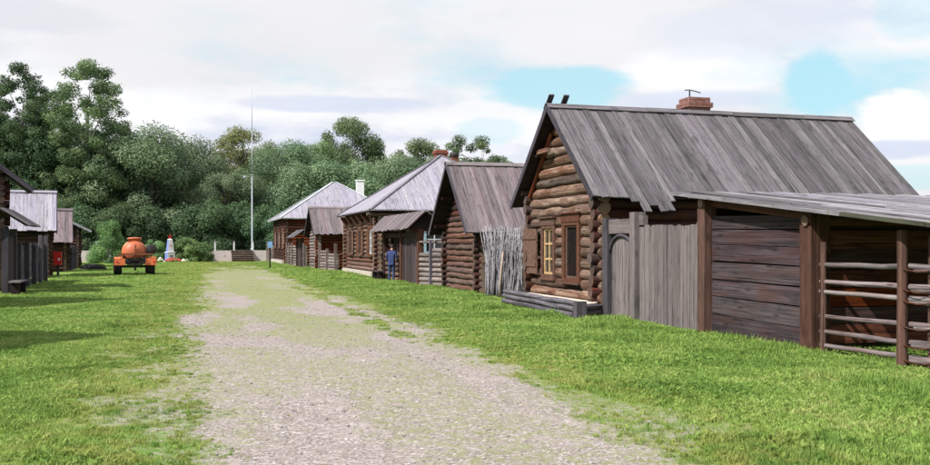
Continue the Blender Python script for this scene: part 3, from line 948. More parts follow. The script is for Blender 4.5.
while x < 17.4:
    wd = random.uniform(0.17, 0.26)
    lf = 0.0 + (0.02 if i % 2 else 0) + random.uniform(-.004, .01)
    up = 0.004 * (x - 9.4)
    # two lengths, lapped
    ymid = random.uniform(11.8, 13.6)
    board(deck, 'board', (x + wd / 2, Y1 + random.uniform(-.15, .15), rz(Y1) + lf - .016), (x + wd / 2, ymid, rz(ymid) + lf - .016), wd + 0.012, 0.024, 'roof_shed' if random.random() < .55 else 'roof_silver', (0, 0, 1), 0.006)
    board(deck, 'board', (x + wd / 2, ymid - 0.01, rz(ymid) + lf - .014), (x + wd / 2, Y0 + random.uniform(-.1, .1), rz(Y0) + lf - .014), wd + 0.012, 0.024, 'roof_shed' if random.random() < .55 else 'roof_silver', (0, 0, 1), 0.006)
    x += wd
    i += 1
# old mossy edge board along the street side
for k in range(5):
    a = Y1 - k * 1.7; b = a - 1.69
    board(deck, 'edge_board', (9.425, a, rz(a) - 0.05), (9.425, b, rz(b) - 0.05), 0.045, 0.06, 'roof_shed' if k < 3 else 'moss_edge', (0, 0, 1), 0.002)
# ------------------------------------------------------------------ rail fence bound with withies
rf = thing('rail_fence', 'fence of six crooked grey rails tied to paired round posts by shed', 'fence', (9.8, 10.8, 0))
for (px_, py_, h, r) in ((9.70, 10.90, 1.96, 0.075), (9.86, 10.50, 1.88, 0.07), (9.74, 7.6, 1.9, 0.075), (9.92, 7.2, 1.9, 0.07), (9.78, 12.72, 1.8, 0.05)):
    log(rf, 'post', (px_, py_, 0), (px_ + 0.01, py_, h), r, r * 0.92, 'post_brown', 10, up=(1, 0, 0), wob=0.006)
for i, (za, zb) in enumerate(((1.43, 1.44), (1.16, 1.15), (1.00, 0.99), (0.60, 0.63), (0.36, 0.37), (0.14, 0.16))):
    a = Vector((9.80, 12.92, za)); b = Vector((9.80, 9.9 - 0.1 * i, zb))
    log(rf, 'rail', a, b, 0.036, 0.046, 'rail_wood', 8, wob=0.014, step=0.5)
    log(rf, 'rail', Vector((9.80, 10.75 + 0.05 * (i % 3), zb - 0.045)), Vector((9.80, 7.0, zb + random.uniform(-.05, .03))), 0.04, 0.034, 'rail_wood', 8, wob=0.014, step=0.5)
    for (yy,) in ((10.72,),):
        ring = []
        for k in range(15):
            an = 2 * math.pi * k / 14
            ring.append((9.79 + 0.135 * math.cos(an), 10.70 + 0.285 * math.sin(an), zb - 0.05 + 0.015 * math.sin(3 * an)))
        tube(rf, 'withy', ring, [0.010] * 15, 'post_brown', 5)

# ------------------------------------------------------------------ brushwood stack
brush = thing('brushwood_stack', 'stack of bare grey crooked branches leaning upright between large house and barn', 'brushwood', (10.1, 28.9, 0))
for i in range(170):
    f = random.random()
    yb = 27.35 + 3.0 * f
    xb = 9.80 + random.uniform(-0.15, 0.6)
    h = random.uniform(1.75, 2.45)
    lean = random.uniform(-0.15, 0.28) + (0.75 if f > 0.72 and random.random() < .5 else 0)
    r = random.uniform(0.016, 0.032) * random.choice((1, 1, 1.5))
    pts, rad = [], []
    for k in range(6):
        q = k / 5
        pts.append((xb + random.uniform(-.03, .03) * (q > 0) + 0.12 * q, yb + lean * q * q * 0.9 + random.uniform(-.085, .085) * (q > 0), h * q))
        rad.append(r * (1 - 0.55 * q))
    b = tube(brush, 'branch', pts, rad, 'branch_grey', 5)
    if random.random() < 0.6:
        k = random.choice((3, 4))
        p = Vector(pts[k])
        tube(b, 'twig', [p, p + Vector((random.uniform(-.08, .08), random.uniform(-.05, .22), .22)), p + Vector((random.uniform(-.12, .12), random.uniform(0, .36), .42))], [r * .5, r * .35, r * .15], 'branch_grey', 4)
tube(brush, 'pole', [(9.58, 28.45, 0), (9.62, 28.40, 0.8), (9.68, 28.36, 1.55)], [0.03, 0.028, 0.024], 'branch_tan', 6)
box(brush, 'prop_post', (9.80, 30.50, 0), (9.98, 30.66, 2.0), 'post_dark')

# ------------------------------------------------------------------ second building: small log barn
set_frame(10.10, 32.05)
barn = thing('log_barn', 'small log barn with pinkish grey board roof beside the brushwood stack', 'barn')
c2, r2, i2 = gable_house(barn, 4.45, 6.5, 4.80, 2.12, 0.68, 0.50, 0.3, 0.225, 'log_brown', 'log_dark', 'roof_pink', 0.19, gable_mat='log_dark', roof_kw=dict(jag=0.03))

# diagonal log fence from the barn to the yard gate
set_frame()
lf = thing('log_fence', 'short log fence between small barn and roofed yard gate', 'fence', (9.75, 37.4, 0))
P0, P1, P2 = (10.02, 36.55), (9.72, 37.45), (9.42, 38.45)
log_panel(lf, P0, P1, 0.0, 1.72, 0.21, 'log_grey', jag=0.03)
log_panel(lf, P1, P2, 0.0, 1.58, 0.21, 'log_grey', jag=0.03)
box(lf, 'post', (9.55, 37.38, 0), (9.69, 37.52, 1.95), 'log_slate')
log(lf, 'top_rail', (9.95, 36.35, 1.86), (9.35, 38.5, 1.88), 0.05, 0.05, 'log_grey', 8)

# ------------------------------------------------------------------ roofed yard gate
yg = thing('roofed_yard_gate', 'dark yard gate under a long grey gabled board canopy', 'gate', (9.5, 42, 0))
for (yy, xx) in ((38.55, 9.42), (41.95, 9.42), (45.75, 9.42)):
    box(yg, 'post', (xx - 0.12, yy - 0.12, 0), (xx + 0.12, yy + 0.12, 2.5), 'post_brown' if yy < 45 else 'log_dark')
# door leaf planks
y = 38.70
while y < 41.80:
    wd = min(random.uniform(0.20, 0.27), 41.81 - y)
    board(yg, 'plank', (9.42, y + wd / 2, 0.06), (9.42, y + wd / 2, 2.08), wd - 0.008, 0.04, 'plank_dark', (1, 0, 0), 0.003)
    y += wd
box(yg, 'lintel', (9.34, 38.68, 2.10), (9.50, 45.7, 2.30), 'log_dark')
log_panel(yg, (9.45, 42.05), (9.45, 45.65), 0.0, 1.45, 0.24, 'log_brown', jag=0.0)
box(yg, 'dark_backing', (9.62, 42.07, 0.0), (9.68, 45.6, 2.3), 'dark_wood')  # dark sheet added to stand in for the darkness above the logs
for yy in (42.9, 44.3):
    box(yg, 'stud', (9.40, yy, 1.45), (9.52, yy + 0.14, 2.1), 'dark_wood')
cr = prism(yg, 'roof', [(8.86, 38.25, 2.42), (9.6, 38.25, 3.12), (10.5, 38.25, 2.50), (10.5, 38.25, 2.54), (9.6, 38.25, 3.16), (8.86, 38.25, 2.46)], (0, 8.4, 0), 'dark_wood')
slope(cr, (9.6, 38.15, 3.16), (9.6, 46.75, 3.16), (8.80, 38.15, 2.40), (8.80, 46.75, 2.36), 'roof_pink', 0.22, jag=0.05)
slope(cr, (9.6, 38.15, 3.16), (9.6, 46.75, 3.16), (10.55, 38.15, 2.46), (10.55, 46.75, 2.46), 'roof_pink', 0.22, jag=0.05)
prism(cr, 'end_boarding', [(8.95, 38.42, 2.44), (10.4, 38.42, 2.48), (9.6, 38.42, 3.08)], (0, 0.04, 0), 'dark_wood')
box(cr, 'tie_beam', (8.95, 38.45, 2.34), (10.4, 38.60, 2.46), 'log_dark')
box(cr, 'tie_beam', (8.95, 45.60, 2.32), (10.4, 45.75, 2.44), 'log_dark')

bench = thing('plank_bench', 'small dark plank bench against log panel left of the person', 'bench', (9.1, 45.6, 0))
box(bench, 'seat', (8.82, 44.75, 0.42), (9.16, 46.6, 0.48), 'plank_dark')
for yy in (44.95, 46.3):
    box(bench, 'leg', (8.86, yy, 0), (9.12, yy + 0.10, 0.42), 'dark_wood')

# ------------------------------------------------------------------ house with pale hipped roof
def hip_house(t, w, depth, he, hr, ridge0, ridge1, ov, ld, m_front, m_side, m_roof, bw, openings, side_openings=(), base=0.0, edge=None):
    """front faces -x; ridge runs along x from ridge0 to ridge1 at y = w/2"""
    r = ld / 2
    hw = he + 0.05
    core = multi(t, 'inner_wall', [((0.03, 0.03, base), (depth, w - 0.03, hw))], 'dark_wood')
    z = base + r
    while z < hw - r * 0.3:
        for (ax, ops) in ((0, openings), (1, side_openings)):
            zz = z if ax == 0 else z + r
            L = w if ax == 0 else depth
            spans = [(-0.25 * random.uniform(.8, 1.2), L + (0.25 if ax == 0 else 0))]
            for (a, b, c, d) in ops:
                if c - r * .5 < zz < d + r * .5:
                    ns = []
                    for (p, q) in spans:
                        if b <= p or a >= q: ns.append((p, q))
                        else:
                            if a - p > .1: ns.append((p, a))
                            if q - b > .1: ns.append((b, q))
                    spans = ns
            for (p, q) in spans:
                rr = r * random.uniform(.96, 1.05)
                if ax == 0: log(core, 'log', (0, p, zz), (0, q, zz), rr, rr, m_front, 8, wob=.008, step=1.5)
                elif zz < hw: log(core, 'log', (p, 0, zz), (q, 0, zz), rr, rr, m_side, 8, wob=.008, step=1.5)
        z += ld * .985
    ym = w / 2
    E = [(-ov, -ov, he), (-ov, w + ov, he), (depth + ov, w + ov, he), (depth + ov, -ov, he)]
    R0, R1 = (ridge0, ym, hr), (ridge1, ym, hr)
    V = [Vector(v) for v in E] + [Vector(R0), Vector(R1)]
    F = [(0, 4, 1), (0, 3, 5, 4), (1, 4, 5, 2), (2, 5, 3), (0, 1, 2, 3)]
    roof = mesh('roof', V, F, 'dark_wood', t)
    # fascia
    for a, b in ((0, 1), (0, 3)):
        p, q = V[a], V[b]
        board(roof, 'fascia', p + Vector((0, 0, 0.0)), q, 0.035, 0.13, edge or 'dark_wood', (0, 0, 1))
    def face(e0, e1, tops):
        """boards on one roof face; tops = function of the distance along the eave giving the fraction up the slope"""
        e0, e1 = Vector(e0), Vector(e1)
        L = (e1 - e0).length
        dr = (e1 - e0).normalized()
        apex = Vector(R0)
        up = apex - e0
        up = up - dr * up.dot(dr)
        S = up.length
        up.normalize()
        n = dr.cross(up)
        if n.z < 0: n = -n
        s = 0.0
        while s < L - 0.02:
            wd = min(bw * random.uniform(.9, 1.1), L - s)
            a, b = s + .004, s + wd - .004
            ta, tb = tops(a) * S, tops(b) * S
            if max(ta, tb) > 0.05:
                lf = 0.02 + random.uniform(0, .008)
                o = e0 + n * lf - up * random.uniform(.02, .06)
                pts = [o + dr * a, o + dr * b, o + dr * b + up * tb, o + dr * a + up * ta]
                m = Matrix((up, dr, n)).transposed().to_4x4()
                m.translation = o + dr * (a + b) / 2
                inv = m.inverted()
                vs = [inv @ p for p in pts] + [inv @ (p + n * .02) for p in pts]
                mesh('board', vs, BOXF, m_roof, roof, m)
            s += wd
        return
    W2 = w + 2 * ov; D2 = depth + 2 * ov
    face(E[0], E[1], lambda s: max(0.0, min(s, W2 - s) / (W2 / 2)))
    face(E[0], E[3], lambda s: max(0.0, min(1.0, s / (ridge0 + ov), (D2 - s) / (depth + ov - ridge1))))
    face(E[1], E[2], lambda s: max(0.0, min(1.0, s / (ridge0 + ov), (D2 - s) / (depth + ov - ridge1))))
    # hip boards
    for e in (V[0], V[1]):
        d = (V[4] - e).normalized()
        board(roof, 'hip_board', e + Vector((0, 0, .075)), V[4] + Vector((0, 0, .085)), .20, .03, 'roof_silver' if not edge else edge, (0, 0, 1), .004)
    board(roof, 'hip_board', V[3] + Vector((0, 0, .075)), V[5] + Vector((0, 0, .085)), .20, .03, 'roof_silver' if not edge else edge, (0, 0, 1), .004)
    if ridge1 - ridge0 > .3:
        board(roof, 'ridge_board', V[4] + Vector((0, 0, .09)), V[5] + Vector((0, 0, .09)), .26, .03, 'roof_silver' if not edge else edge, (0, 0, 1), .004)
    return core, roof, V

set_frame(9.95, 50.15)
h3 = thing('hip_roofed_house', 'dark log house with large pale grey hipped roof and shuttered street windows', 'house')
w3, d3 = 10.4, 9.7
ops = [(1.2, 2.2, 1.2, 2.65), (4.6, 5.6, 1.2, 2.65), (8.0, 9.0, 1.2, 2.65)]
c3, r3, V3 = hip_house(h3, w3, d3, 3.62, 7.2, 4.85, 4.95, 0.62, 0.25, 'log_brown', 'log_dark', 'roof_pale', 0.24, ops, [(2.6, 3.6, 1.3, 2.6)])
for i, (a, b, c, d) in enumerate(ops):
    window(c3, a + .06, c + .04, b - a - .12, d - c - .1, x=-0.13, sash='sash_white' if i == 0 else 'casing', cw=.12, header=.25, shutters=('n', 'f'))
for i in range(6):
    yy = 0.5 + i * 1.88
    prism(c3, 'bracket', [(-0.12, yy, 3.55), (-0.55, yy, 3.55), (-0.55, yy, 3.42), (-0.14, yy, 2.85)], (0, .16, 0), 'casing')
log(c3, 'wall_plate', (-0.75, -0.35, 3.42), (d3, -0.35, 3.42), .10, .09, 'log_brown', 8)
for yy in (0.0, w3):
    for k in range(13):
        log(c3, 'log_end', (-.32, yy, .25 + k * .246), (0.0, yy, .25 + k * .246), .115, .12, 'log_brown', 8)
multi(h3, 'foundation', [((-.42, .2, 0), (-.14, w3 - .2, .26))], 'plaster')
# side window in pale blue frame
def side_window(parent, x, z, wd, h, y):
    win = multi(parent, 'window', [((x - .12, y - .06, z - .1), (x + wd + .12, y + .05, z)), ((x - .12, y - .06, z + h), (x + wd + .12, y + .05, z + h + .12)), ((x - .12, y - .06, z), (x, y + .05, z + h)), ((x + wd, y - .06, z), (x + wd + .12, y + .05, z + h))], 'sash_blue')
    multi(win, 'pane', [((x, y + .01, z), (x + wd, y + .02, z + h))], 'glass')
    multi(win, 'sash', [((x + wd / 2 - .03, y - .03, z), (x + wd / 2 + .03, y + .005, z + h)), ((x, y - .025, z + h * .55), (x + wd / 2 - .03, y + .005, z + h * .55 + .06)), ((x + wd / 2 + .03, y - .025, z + h * .55), (x + wd, y + .005, z + h * .55 + .06))], 'sash_white')
side_window(c3, 2.62, 1.4, 0.95, 1.15, -0.13)
ch3 = bricks(h3, 'chimney', (5.2, w3 / 2 + 1.2, 6.2), .75, .6, 1.55, 'brick_dark', flare=(17, 18))
# second chimney on the far slope: orange brick with black pipe collar
ch3b = bricks(h3, 'chimney', (6.35, w3 / 2 + 2.1, 5.9), .46, .46, 1.5, 'rust')
lathe(ch3b, 'pipe_collar', [(0, .26), (.03, .30), (.30, .30), (.32, .2)], (6.35, w3 / 2 + 2.1, 7.38), (0, 0, 1), 'chassis', 14)

# ------------------------------------------------------------------ small barn beyond it, fences, far house
set_frame(8.80, 66.0)
b4 = thing('small_barn', 'small barn with steep pinkish grey roof between the two hipped houses', 'barn')
gable_house(b4, 4.6, 5.0, 4.40, 2.42, .45, .55, .3, .22, 'log_grey', 'board_red', 'roof_pink', .22, gable_mat='dark_wood', sides='n', seg=8)
set_frame()
f4 = thing('log_fence', 'low grey log fence with tall posts in front of the small far barn', 'fence', (9.2, 63, 0))
pts4 = [(8.82, 65.3), (9.1, 63.3), (9.4, 61.4)]
log_panel(f4, pts4[0], pts4[1], 0, 1.42, .20, 'log_grey', jag=.03)
log_panel(f4, pts4[1], pts4[2], 0, 1.32, .20, 'log_grey', jag=.03)
for (xx, yy), h in zip(((8.74, 65.3), (8.98, 63.35), (9.28, 61.5)), (1.75, 1.5, 1.85)):
    box(f4, 'post', (xx - .09, yy - .09, 0), (xx + .09, yy + .09, h), 'log_grey')

set_frame(8.25, 83.5)
h5 = thing('hip_roofed_house', 'far log house with white edged hipped roof at the end of the street', 'house')
w5, d5 = 12.0, 10.4
ops5 = [(1.3, 2.3, 1.5, 3.0), (5.2, 6.2, 1.5, 3.0), (9.2, 10.2, 1.5, 3.0)]
c5, r5, V5 = hip_house(h5, w5, d5, 4.12, 7.75, 5.0, 5.3, .62, .26, 'log_dark', 'board_red', 'roof_pale', .3, ops5, [(2.2, 3.2, 1.7, 2.9)], edge='sash_white')
for (a, b, c, d) in ops5:
    window(c5, a + .06, c + .04, b - a - .12, d - c - .1, x=-.13, sash='sash_white', cw=.12, header=.3, shutters=('n', 'f'))
side_window(c5, 2.25, 1.85, .9, 1.0, -.14)
multi(h5, 'foundation', [((-.4, .2, 0), (-.14, w5 - .2, .36))], 'plaster')
multi(h5, 'chimney', [((7.4, 6.4, 5.2), (8.1, 7.0, 8.0)), ((7.34, 6.34, 8.0), (8.16, 7.06, 8.12))], 'white_paint')

set_frame()
g5 = thing('roofed_yard_gate', 'small far gate with little grey canopy beside the end house', 'gate', (8.3, 74, 0))
for yy in (72.2, 75.4):
    box(g5, 'post', (8.20, yy - .12, 0), (8.44, yy + .12, 2.3), 'log_dark')
y = 72.34
while y < 75.25:
    board(g5, 'plank', (8.32, y + .14, .05), (8.32, y + .14, 2.0), .27, .04, 'plank_dark', (1, 0, 0), .003)
    y += .28
box(g5, 'lintel', (8.22, 72.34, 2.05), (8.42, 75.26, 2.25), 'log_dark')
gr5 = prism(g5, 'roof', [(7.62, 71.6, 2.30), (8.4, 71.6, 2.86), (9.2, 71.6, 2.32), (9.2, 71.6, 2.36), (8.4, 71.6, 2.90), (7.62, 71.6, 2.34)], (0, 4.6, 0), 'dark_wood')
slope(gr5, (8.4, 71.5, 2.9), (8.4, 76.3, 2.9), (7.55, 71.5, 2.28), (7.55, 76.3, 2.28), 'roof_grey', .3)
slope(gr5, (8.4, 71.5, 2.9), (8.4, 76.3, 2.9), (9.25, 71.5, 2.28), (9.25, 76.3, 2.28), 'roof_grey', .3)
f5 = thing('log_fence', 'grey log fence beyond the far canopy gate running to the end house', 'fence', (8.3, 79, 0))
for (a, b) in ((76.0, 78.6), (78.6, 81.0), (81.0, 83.2)):
    log_panel(f5, (8.35, a), (8.35, b), 0, 1.75, .22, 'log_grey', jag=.02)
    box(f5, 'post', (8.14, b - .1, 0), (8.26, b + .1, 1.95), 'log_grey')
f6 = thing('log_fence', 'log fence past the end house leading to the concrete wall', 'fence', (8.2, 99, 0))
for (a, b) in ((96.2, 98.4), (98.4, 100.6), (100.6, 102.8)):
    log_panel(f6, (8.2, a), (8.2, b), 0, 1.7, .22, 'log_grey', jag=.02)
    box(f6, 'post', (8.0, b - .1, 0), (8.1, b + .1, 1.95), 'log_grey')
lp = thing('log_fence', 'short pale log fence between far canopy gate and small barn', 'fence', (8.5, 71.3, 0))
log_panel(lp, (8.45, 70.9), (8.40, 72.05), 0, 1.7, .22, 'log_grey', jag=.0)
box(lp, 'post', (8.2, 70.86, 0), (8.32, 71.0, 1.9), 'log_grey')

sp = thing('sign_post', 'short dark post with small pale blue sign before the end house fence', 'sign', (bearing(270, 71), 71, 0))
sx = bearing(270, 71)
log(sp, 'post', (sx, 71, 0), (sx, 71, 1.55), .06, .055, 'dark_wood', 8, up=(1, 0, 0))
board(sp, 'sign_board', (sx - .18, 70.93, 1.78), (sx + .18, 70.93, 1.78), .46, .03, 'sign_blue', (0, 1, 0))

# ================================================================== LEFT SIDE
LROT = 7.0
def left_barn(x, y, name, label, cat, w, depth, hr, he, ld, mf, mside, mroof, bw, rot=LROT, ov_f=.5, ov_s=.5, seg=8, **kw):
    """gable toward the street (+x); (x, y) = street-side corner farthest from the camera"""
    set_frame(x, y, 180 + rot)
    t = thing(name, label, cat)
    r = gable_house(t, w, depth, hr, he, ov_f, ov_s, .3, ld, mf, mside, mroof, bw, seg=seg, **kw)
    set_frame()
    return t, r
# two barns just outside the left edge, whose gable shadows fall across the lawn
left_barn(-6.9, 19.4, 'log_barn', 'log barn outside the left edge casting the nearer gable shadow on the lawn', 'barn', 4.6, 5.0, 5.0, 2.4, .24, 'log_brown', 'log_dark', 'roof_grey', .3)
left_barn(-7.5, 32.0, 'log_barn', 'log barn outside the left edge casting the farther gable shadow on the lawn', 'barn', 4.6, 5.0, 5.0, 2.4, .24, 'log_brown', 'log_dark', 'roof_grey', .3)

# house at the left edge: roof slope toward the street, gable toward the camera
set_frame(-6.85, 38.9, 10.0 + 90)   # front (local -x) faces the camera (-Y); width runs toward -X
nl = thing('log_house', 'dark log house cut by the left edge with overhanging eave', 'house')
gable_house(nl, 6.4, 2.3, 7.1, 3.80, .75, 1.05, .2, .25, 'log_dark', 'log_dark', 'roof_grey', .26, seg=8, barge='post_dark', gable_mat='log_dark')
set_frame()
gl = thing('roofed_yard_gate', 'dark gate with small board canopy under the left edge eave', 'gate', (-6.2, 37.6, 0))
for (xx, yy) in ((-6.25, 36.2), (-6.32, 38.2)):
    box(gl, 'post', (xx - .11, yy - .11, 0), (xx + .11, yy + .11, 2.35), 'post_dark')
y = 36.33
while y < 38.05:
    board(gl, 'plank', (-6.28, y + .11, .05), (-6.28, y + .11, 2.1), .21, .04, 'plank_dark', (1, 0, 0), .003)
    y += .22
box(gl, 'lintel', (-6.36, 36.32, 2.12), (-6.20, 38.08, 2.30), 'dark_wood')
glr = prism(gl, 'roof', [(-5.55, 35.9, 2.46), (-6.4, 35.9, 3.02), (-7.2, 35.9, 2.46), (-7.2, 35.9, 2.42), (-6.4, 35.9, 2.98), (-5.55, 35.9, 2.42)], (0, 2.45, 0), 'dark_wood')
slope(glr, (-6.4, 35.8, 3.02), (-6.4, 38.4, 3.02), (-5.45, 35.8, 2.40), (-5.45, 38.4, 2.40), 'roof_grey', .22)
slope(glr, (-6.4, 35.8, 3.02), (-6.4, 38.4, 3.02), (-7.3, 35.8, 2.40), (-7.3, 38.4, 2.40), 'roof_grey', .22)
lb = thing('plank_bench', 'grey plank bench in the shade at the left edge', 'bench', (-5.8, 36.2, 0))
box(lb, 'seat', (-6.0, 35.3, .44), (-5.62, 37.0, .50), 'log_slate')
for yy in (35.45, 36.7):
    box(lb, 'leg', (-5.96, yy, 0), (-5.68, yy + .12, .44), 'dark_wood')

# fence of stacked boards along the left side
fl = thing('board_fence', 'grey plank fence with tall posts in shade on the left side', 'fence', (-6.6, 44, 0))
lpts = [(-6.42, 39.3), (-6.50, 41.7), (-6.58, 44.1), (-6.66, 46.4), (-6.74, 48.6)]
for i in range(4):
    a, b = lpts[i], lpts[i + 1]
    n = 7
    hgt = 1.68 + (.12 if i % 2 else 0)
    for k in range(n):
        zc = .06 + hgt * (k + .5) / n
        board(fl, 'plank', (a[0] + random.uniform(-.01, .01), a[1] + .06, zc), (b[0], b[1] - .06, zc + random.uniform(-.015, .015)), hgt / n - .014, .05, 'log_slate', (1, 0, 0), .008)
for i, (xx, yy) in enumerate(lpts):
    box(fl, 'post', (xx + .03, yy - .09, 0), (xx + .19, yy + .09, 1.85 + (.35 if i >= 3 else 0)), 'post_dark' if i < 3 else 'log_slate')

left_barn(-7.85, 58.5, 'log_barn', 'dark barn with pale grey board roof behind the left plank fence', 'barn', 4.4, 6.0, 4.62, 2.42, .24, 'log_dark', 'log_dark', 'roof_pale', .24, ov_f=.45)
left_barn(-8.28, 69.6, 'log_barn', 'narrow weathered barn with tan grey roof beyond the red box', 'barn', 3.9, 5.0, 4.05, 1.85, .22, 'log_dark', 'log_dark', 'roof_pink', .24, ov_f=.45)
# farthest shed on the left, gable toward the camera
set_frame(-8.2, 76.6, 96.0)
ls = thing('small_shed', 'small shed with light edged eave at the far end of the left row', 'shed')
gable_house(ls, 4.2, 4.2, 4.3, 2.75, .6, .95, .2, .22, 'log_dark', 'log_dark', 'roof_silver', .26, seg=8, barge='roof_pale')
set_frame()
pl = thing('log_fence', 'dark fence of upright stakes before the farthest left shed', 'fence', (-7.9, 73, 0))
y = 70.2
while y < 76.0:
    h = random.uniform(1.45, 1.7)
    log(pl, 'stake', (-7.95 - (y - 70) * .05, y, 0), (-7.95 - (y - 70) * .05 + random.uniform(-.03, .03), y, h), .075, .06, 'post_dark', 7, up=(1, 0, 0))
    y += .21
box(pl, 'rail', (-8.28, 70.1, 1.0), (-8.10, 76.0, 1.1), 'dark_wood') if False else log(pl, 'rail', (-7.86, 70.1, 1.15), (-8.14, 76.0, 1.15), .04, .04, 'dark_wood', 7)

bo = thing('overturned_boat', 'long low black hull lying upside down on the grass beside the left sheds', 'boat', (-6.6, 71.4, 0))
BA, BB = Vector((-7.7, 74.2, 0)), Vector((-5.55, 68.7, 0))
bd = (BB - BA).normalized(); bn = Vector((-bd.y, bd.x, 0)); bl_ = (BB - BA).length
bv, bf = [], []
for i in range(13):
    f = i / 12
    wdt = .42 * (max(0.0, math.sin(math.pi * (f * .94 + .03)))) ** .6
    hgt = .36 * (.75 + .25 * math.sin(math.pi * f))
    for k in range(9):
        an = math.pi * k / 8
        bv.append(BA + bd * bl_ * f + bn * wdt * math.cos(an) + Vector((0, 0, hgt * math.sin(an) ** .8 * (1 if 0 < i < 12 else .5))))
for i in range(12):
    for k in range(8):
        bf.append((i * 9 + k, i * 9 + k + 1, (i + 1) * 9 + k + 1, (i + 1) * 9 + k))
bf += [tuple(range(9)), tuple(range(12 * 9, 13 * 9))[::-1]]
mesh('hull', bv, bf, 'tyre', bo, None, True)
board(bo, 'keel', BA + bd * .3 + Vector((0, 0, .36)), BB - bd * .3 + Vector((0, 0, .36)), .05, .07, 'dark_wood')

rb = thing('red_box', 'red painted box with white mark on a short post beside left barn', 'box', (-6.75, 57.4, 0))
rbx = bearing(57.6, 57.4)
box(rb, 'post', (rbx - .06, 57.5, 0), (rbx + .06, 57.62, 1.40), 'post_dark')
multi(rb, 'cabinet', [((rbx - .21, 57.22, .62), (rbx + .21, 57.5, 1.34)), ((rbx - .24, 57.20, 1.34), (rbx + .24, 57.52, 1.38))], 'red_paint')
prism(rb, 'mark', [(rbx + .05, 57.212, .88), (rbx + .15, 57.212, .88), (rbx + .15, 57.212, 1.0), (rbx + .05, 57.212, 1.0)], (0, -.006, 0), 'white_paint')

# ================================================================== MIDDLE DISTANCE
# ------------------------------------------------------------------ tank trailer
TY = 56.4
TX = bearing(135.5, TY)
set_frame(TX, TY, 6)
tk = thing('tank_trailer', 'orange tank trailer with two rear wheels parked on the lawn', 'trailer')
prof = []
for k in range(9):
    an = math.pi / 2 * k / 8
    prof.append((0.15 + 0.42 * (1 - math.cos(an)), max(.02, 0.63 * math.sin(an))))
prof += [(1.2, .66), (1.9, .63)]
for k in range(8, -1, -1):
    an = math.pi / 2 * k / 8
    prof.append((2.5 - 0.42 * (1 - math.cos(an)), max(.02, 0.63 * math.sin(an))))
tank = lathe(tk, 'tank', prof, (0, 0, 1.36), (0, 1, 0), 'tank_orange', 28)
lathe(tank, 'filler_neck', [(0, .36), (.16, .35), (.17, .40), (.24, .40), (.26, .36), (.28, .1)], (0, .85, 1.92), (0, 0, 1), 'tank_orange', 20)
for yy in (.75, 1.7):
    lathe(tank, 'band', [(-.03, .675), (.03, .675)], (0, yy + .2, 1.36), (0, 1, 0), 'fender_orange', 28)
board(tank, 'end_rib', (0, .11, .95), (0, .11, 1.78), .07, .05, 'rust', (0, 1, 0))
multi(tk, 'platform_bar', [((-.98, -.02, 1.17), (.98, .10, 1.27)), ((-.7, .10, 1.08), (-.6, 2.6, 1.17)), ((.6, .10, 1.08), (.7, 2.6, 1.17))], 'rust')
multi(tk, 'chassis', [((-.55, .1, .66), (-.43, 3.4, .80)), ((.43, .1, .66), (.55, 3.4, .80)), ((-.55, .1, .80), (.55, .22, 1.0)), ((-.95, .68, .44), (.95, .80, .58)), ((-.6, 2.4, .80), (.6, 2.55, 1.0)), ((-.42, .25, .60), (.42, .9, .74)), ((-.06, .22, .28), (.06, .34, .60)), ((-.3, 3.4, .62), (.3, 4.6, .72)), ((.58, .3, 1.28), (.62, .34, 1.5))], 'chassis')
for sx_ in (-1, 1):
    for yy in (.74, 2.7):
        xx = sx_ * .90
        wh = lathe(tk, 'wheel', [(-.17, .34), (-.19, .44), (-.15, .49), (-.05, .51), (.05, .51), (.15, .49), (.19, .44), (.17, .34)], (xx, yy, .51), (1, 0, 0), 'tyre', 24)
        lathe(wh, 'rim', [(-.195, .05), (-.18, .10), (-.14, .26), (-.18, .33), (.18, .33), (.14, .26), (.18, .10), (.195, .05)], (xx, yy, .51), (1, 0, 0), 'rust', 18)
    # fender: arched sheet with flat rear face
    fp = [(sx_ * .68, .02, .58), (sx_ * .68, .02, .96), (sx_ * .68, .22, 1.06), (sx_ * .68, 1.25, 1.06), (sx_ * .68, 1.42, .80), (sx_ * .68, 1.36, .80), (sx_ * .68, 1.22, 1.02), (sx_ * .68, .26, 1.02), (sx_ * .68, .06, .93), (sx_ * .68, .06, .58)]
    prism(tk, 'fender', fp, (sx_ * .46, 0, 0), 'fender_orange')
    prism(tk, 'tail_panel', [(sx_ * .55, -.01, .60), (sx_ * 1.14, -.01, .60), (sx_ * 1.14, -.01, .98), (sx_ * .55, -.01, .98)], (0, .03, 0), 'fender_orange')
    lathe(tk, 'tail_light', [(0, .05), (.02, .05), (.03, .03)], (sx_ * 1.0, -.012, .80), (0, -1, 0), 'red_paint', 12)
tube(tk, 'hose', [(.3, .05, 1.05), (.55, -.06, .92), (.35, -.10, .70), (.0, -.08, .62), (-.35, -.10, .72), (-.5, -.05, .95)], [.04] * 6, 'tyre', 8)
sw_ = lathe(tk, 'pump_reel', [(-.12, .30), (-.1, .32), (.1, .32), (.12, .30)], (.88, .55, 1.48), (0, 1, 0), 'chassis', 18)
set_frame()

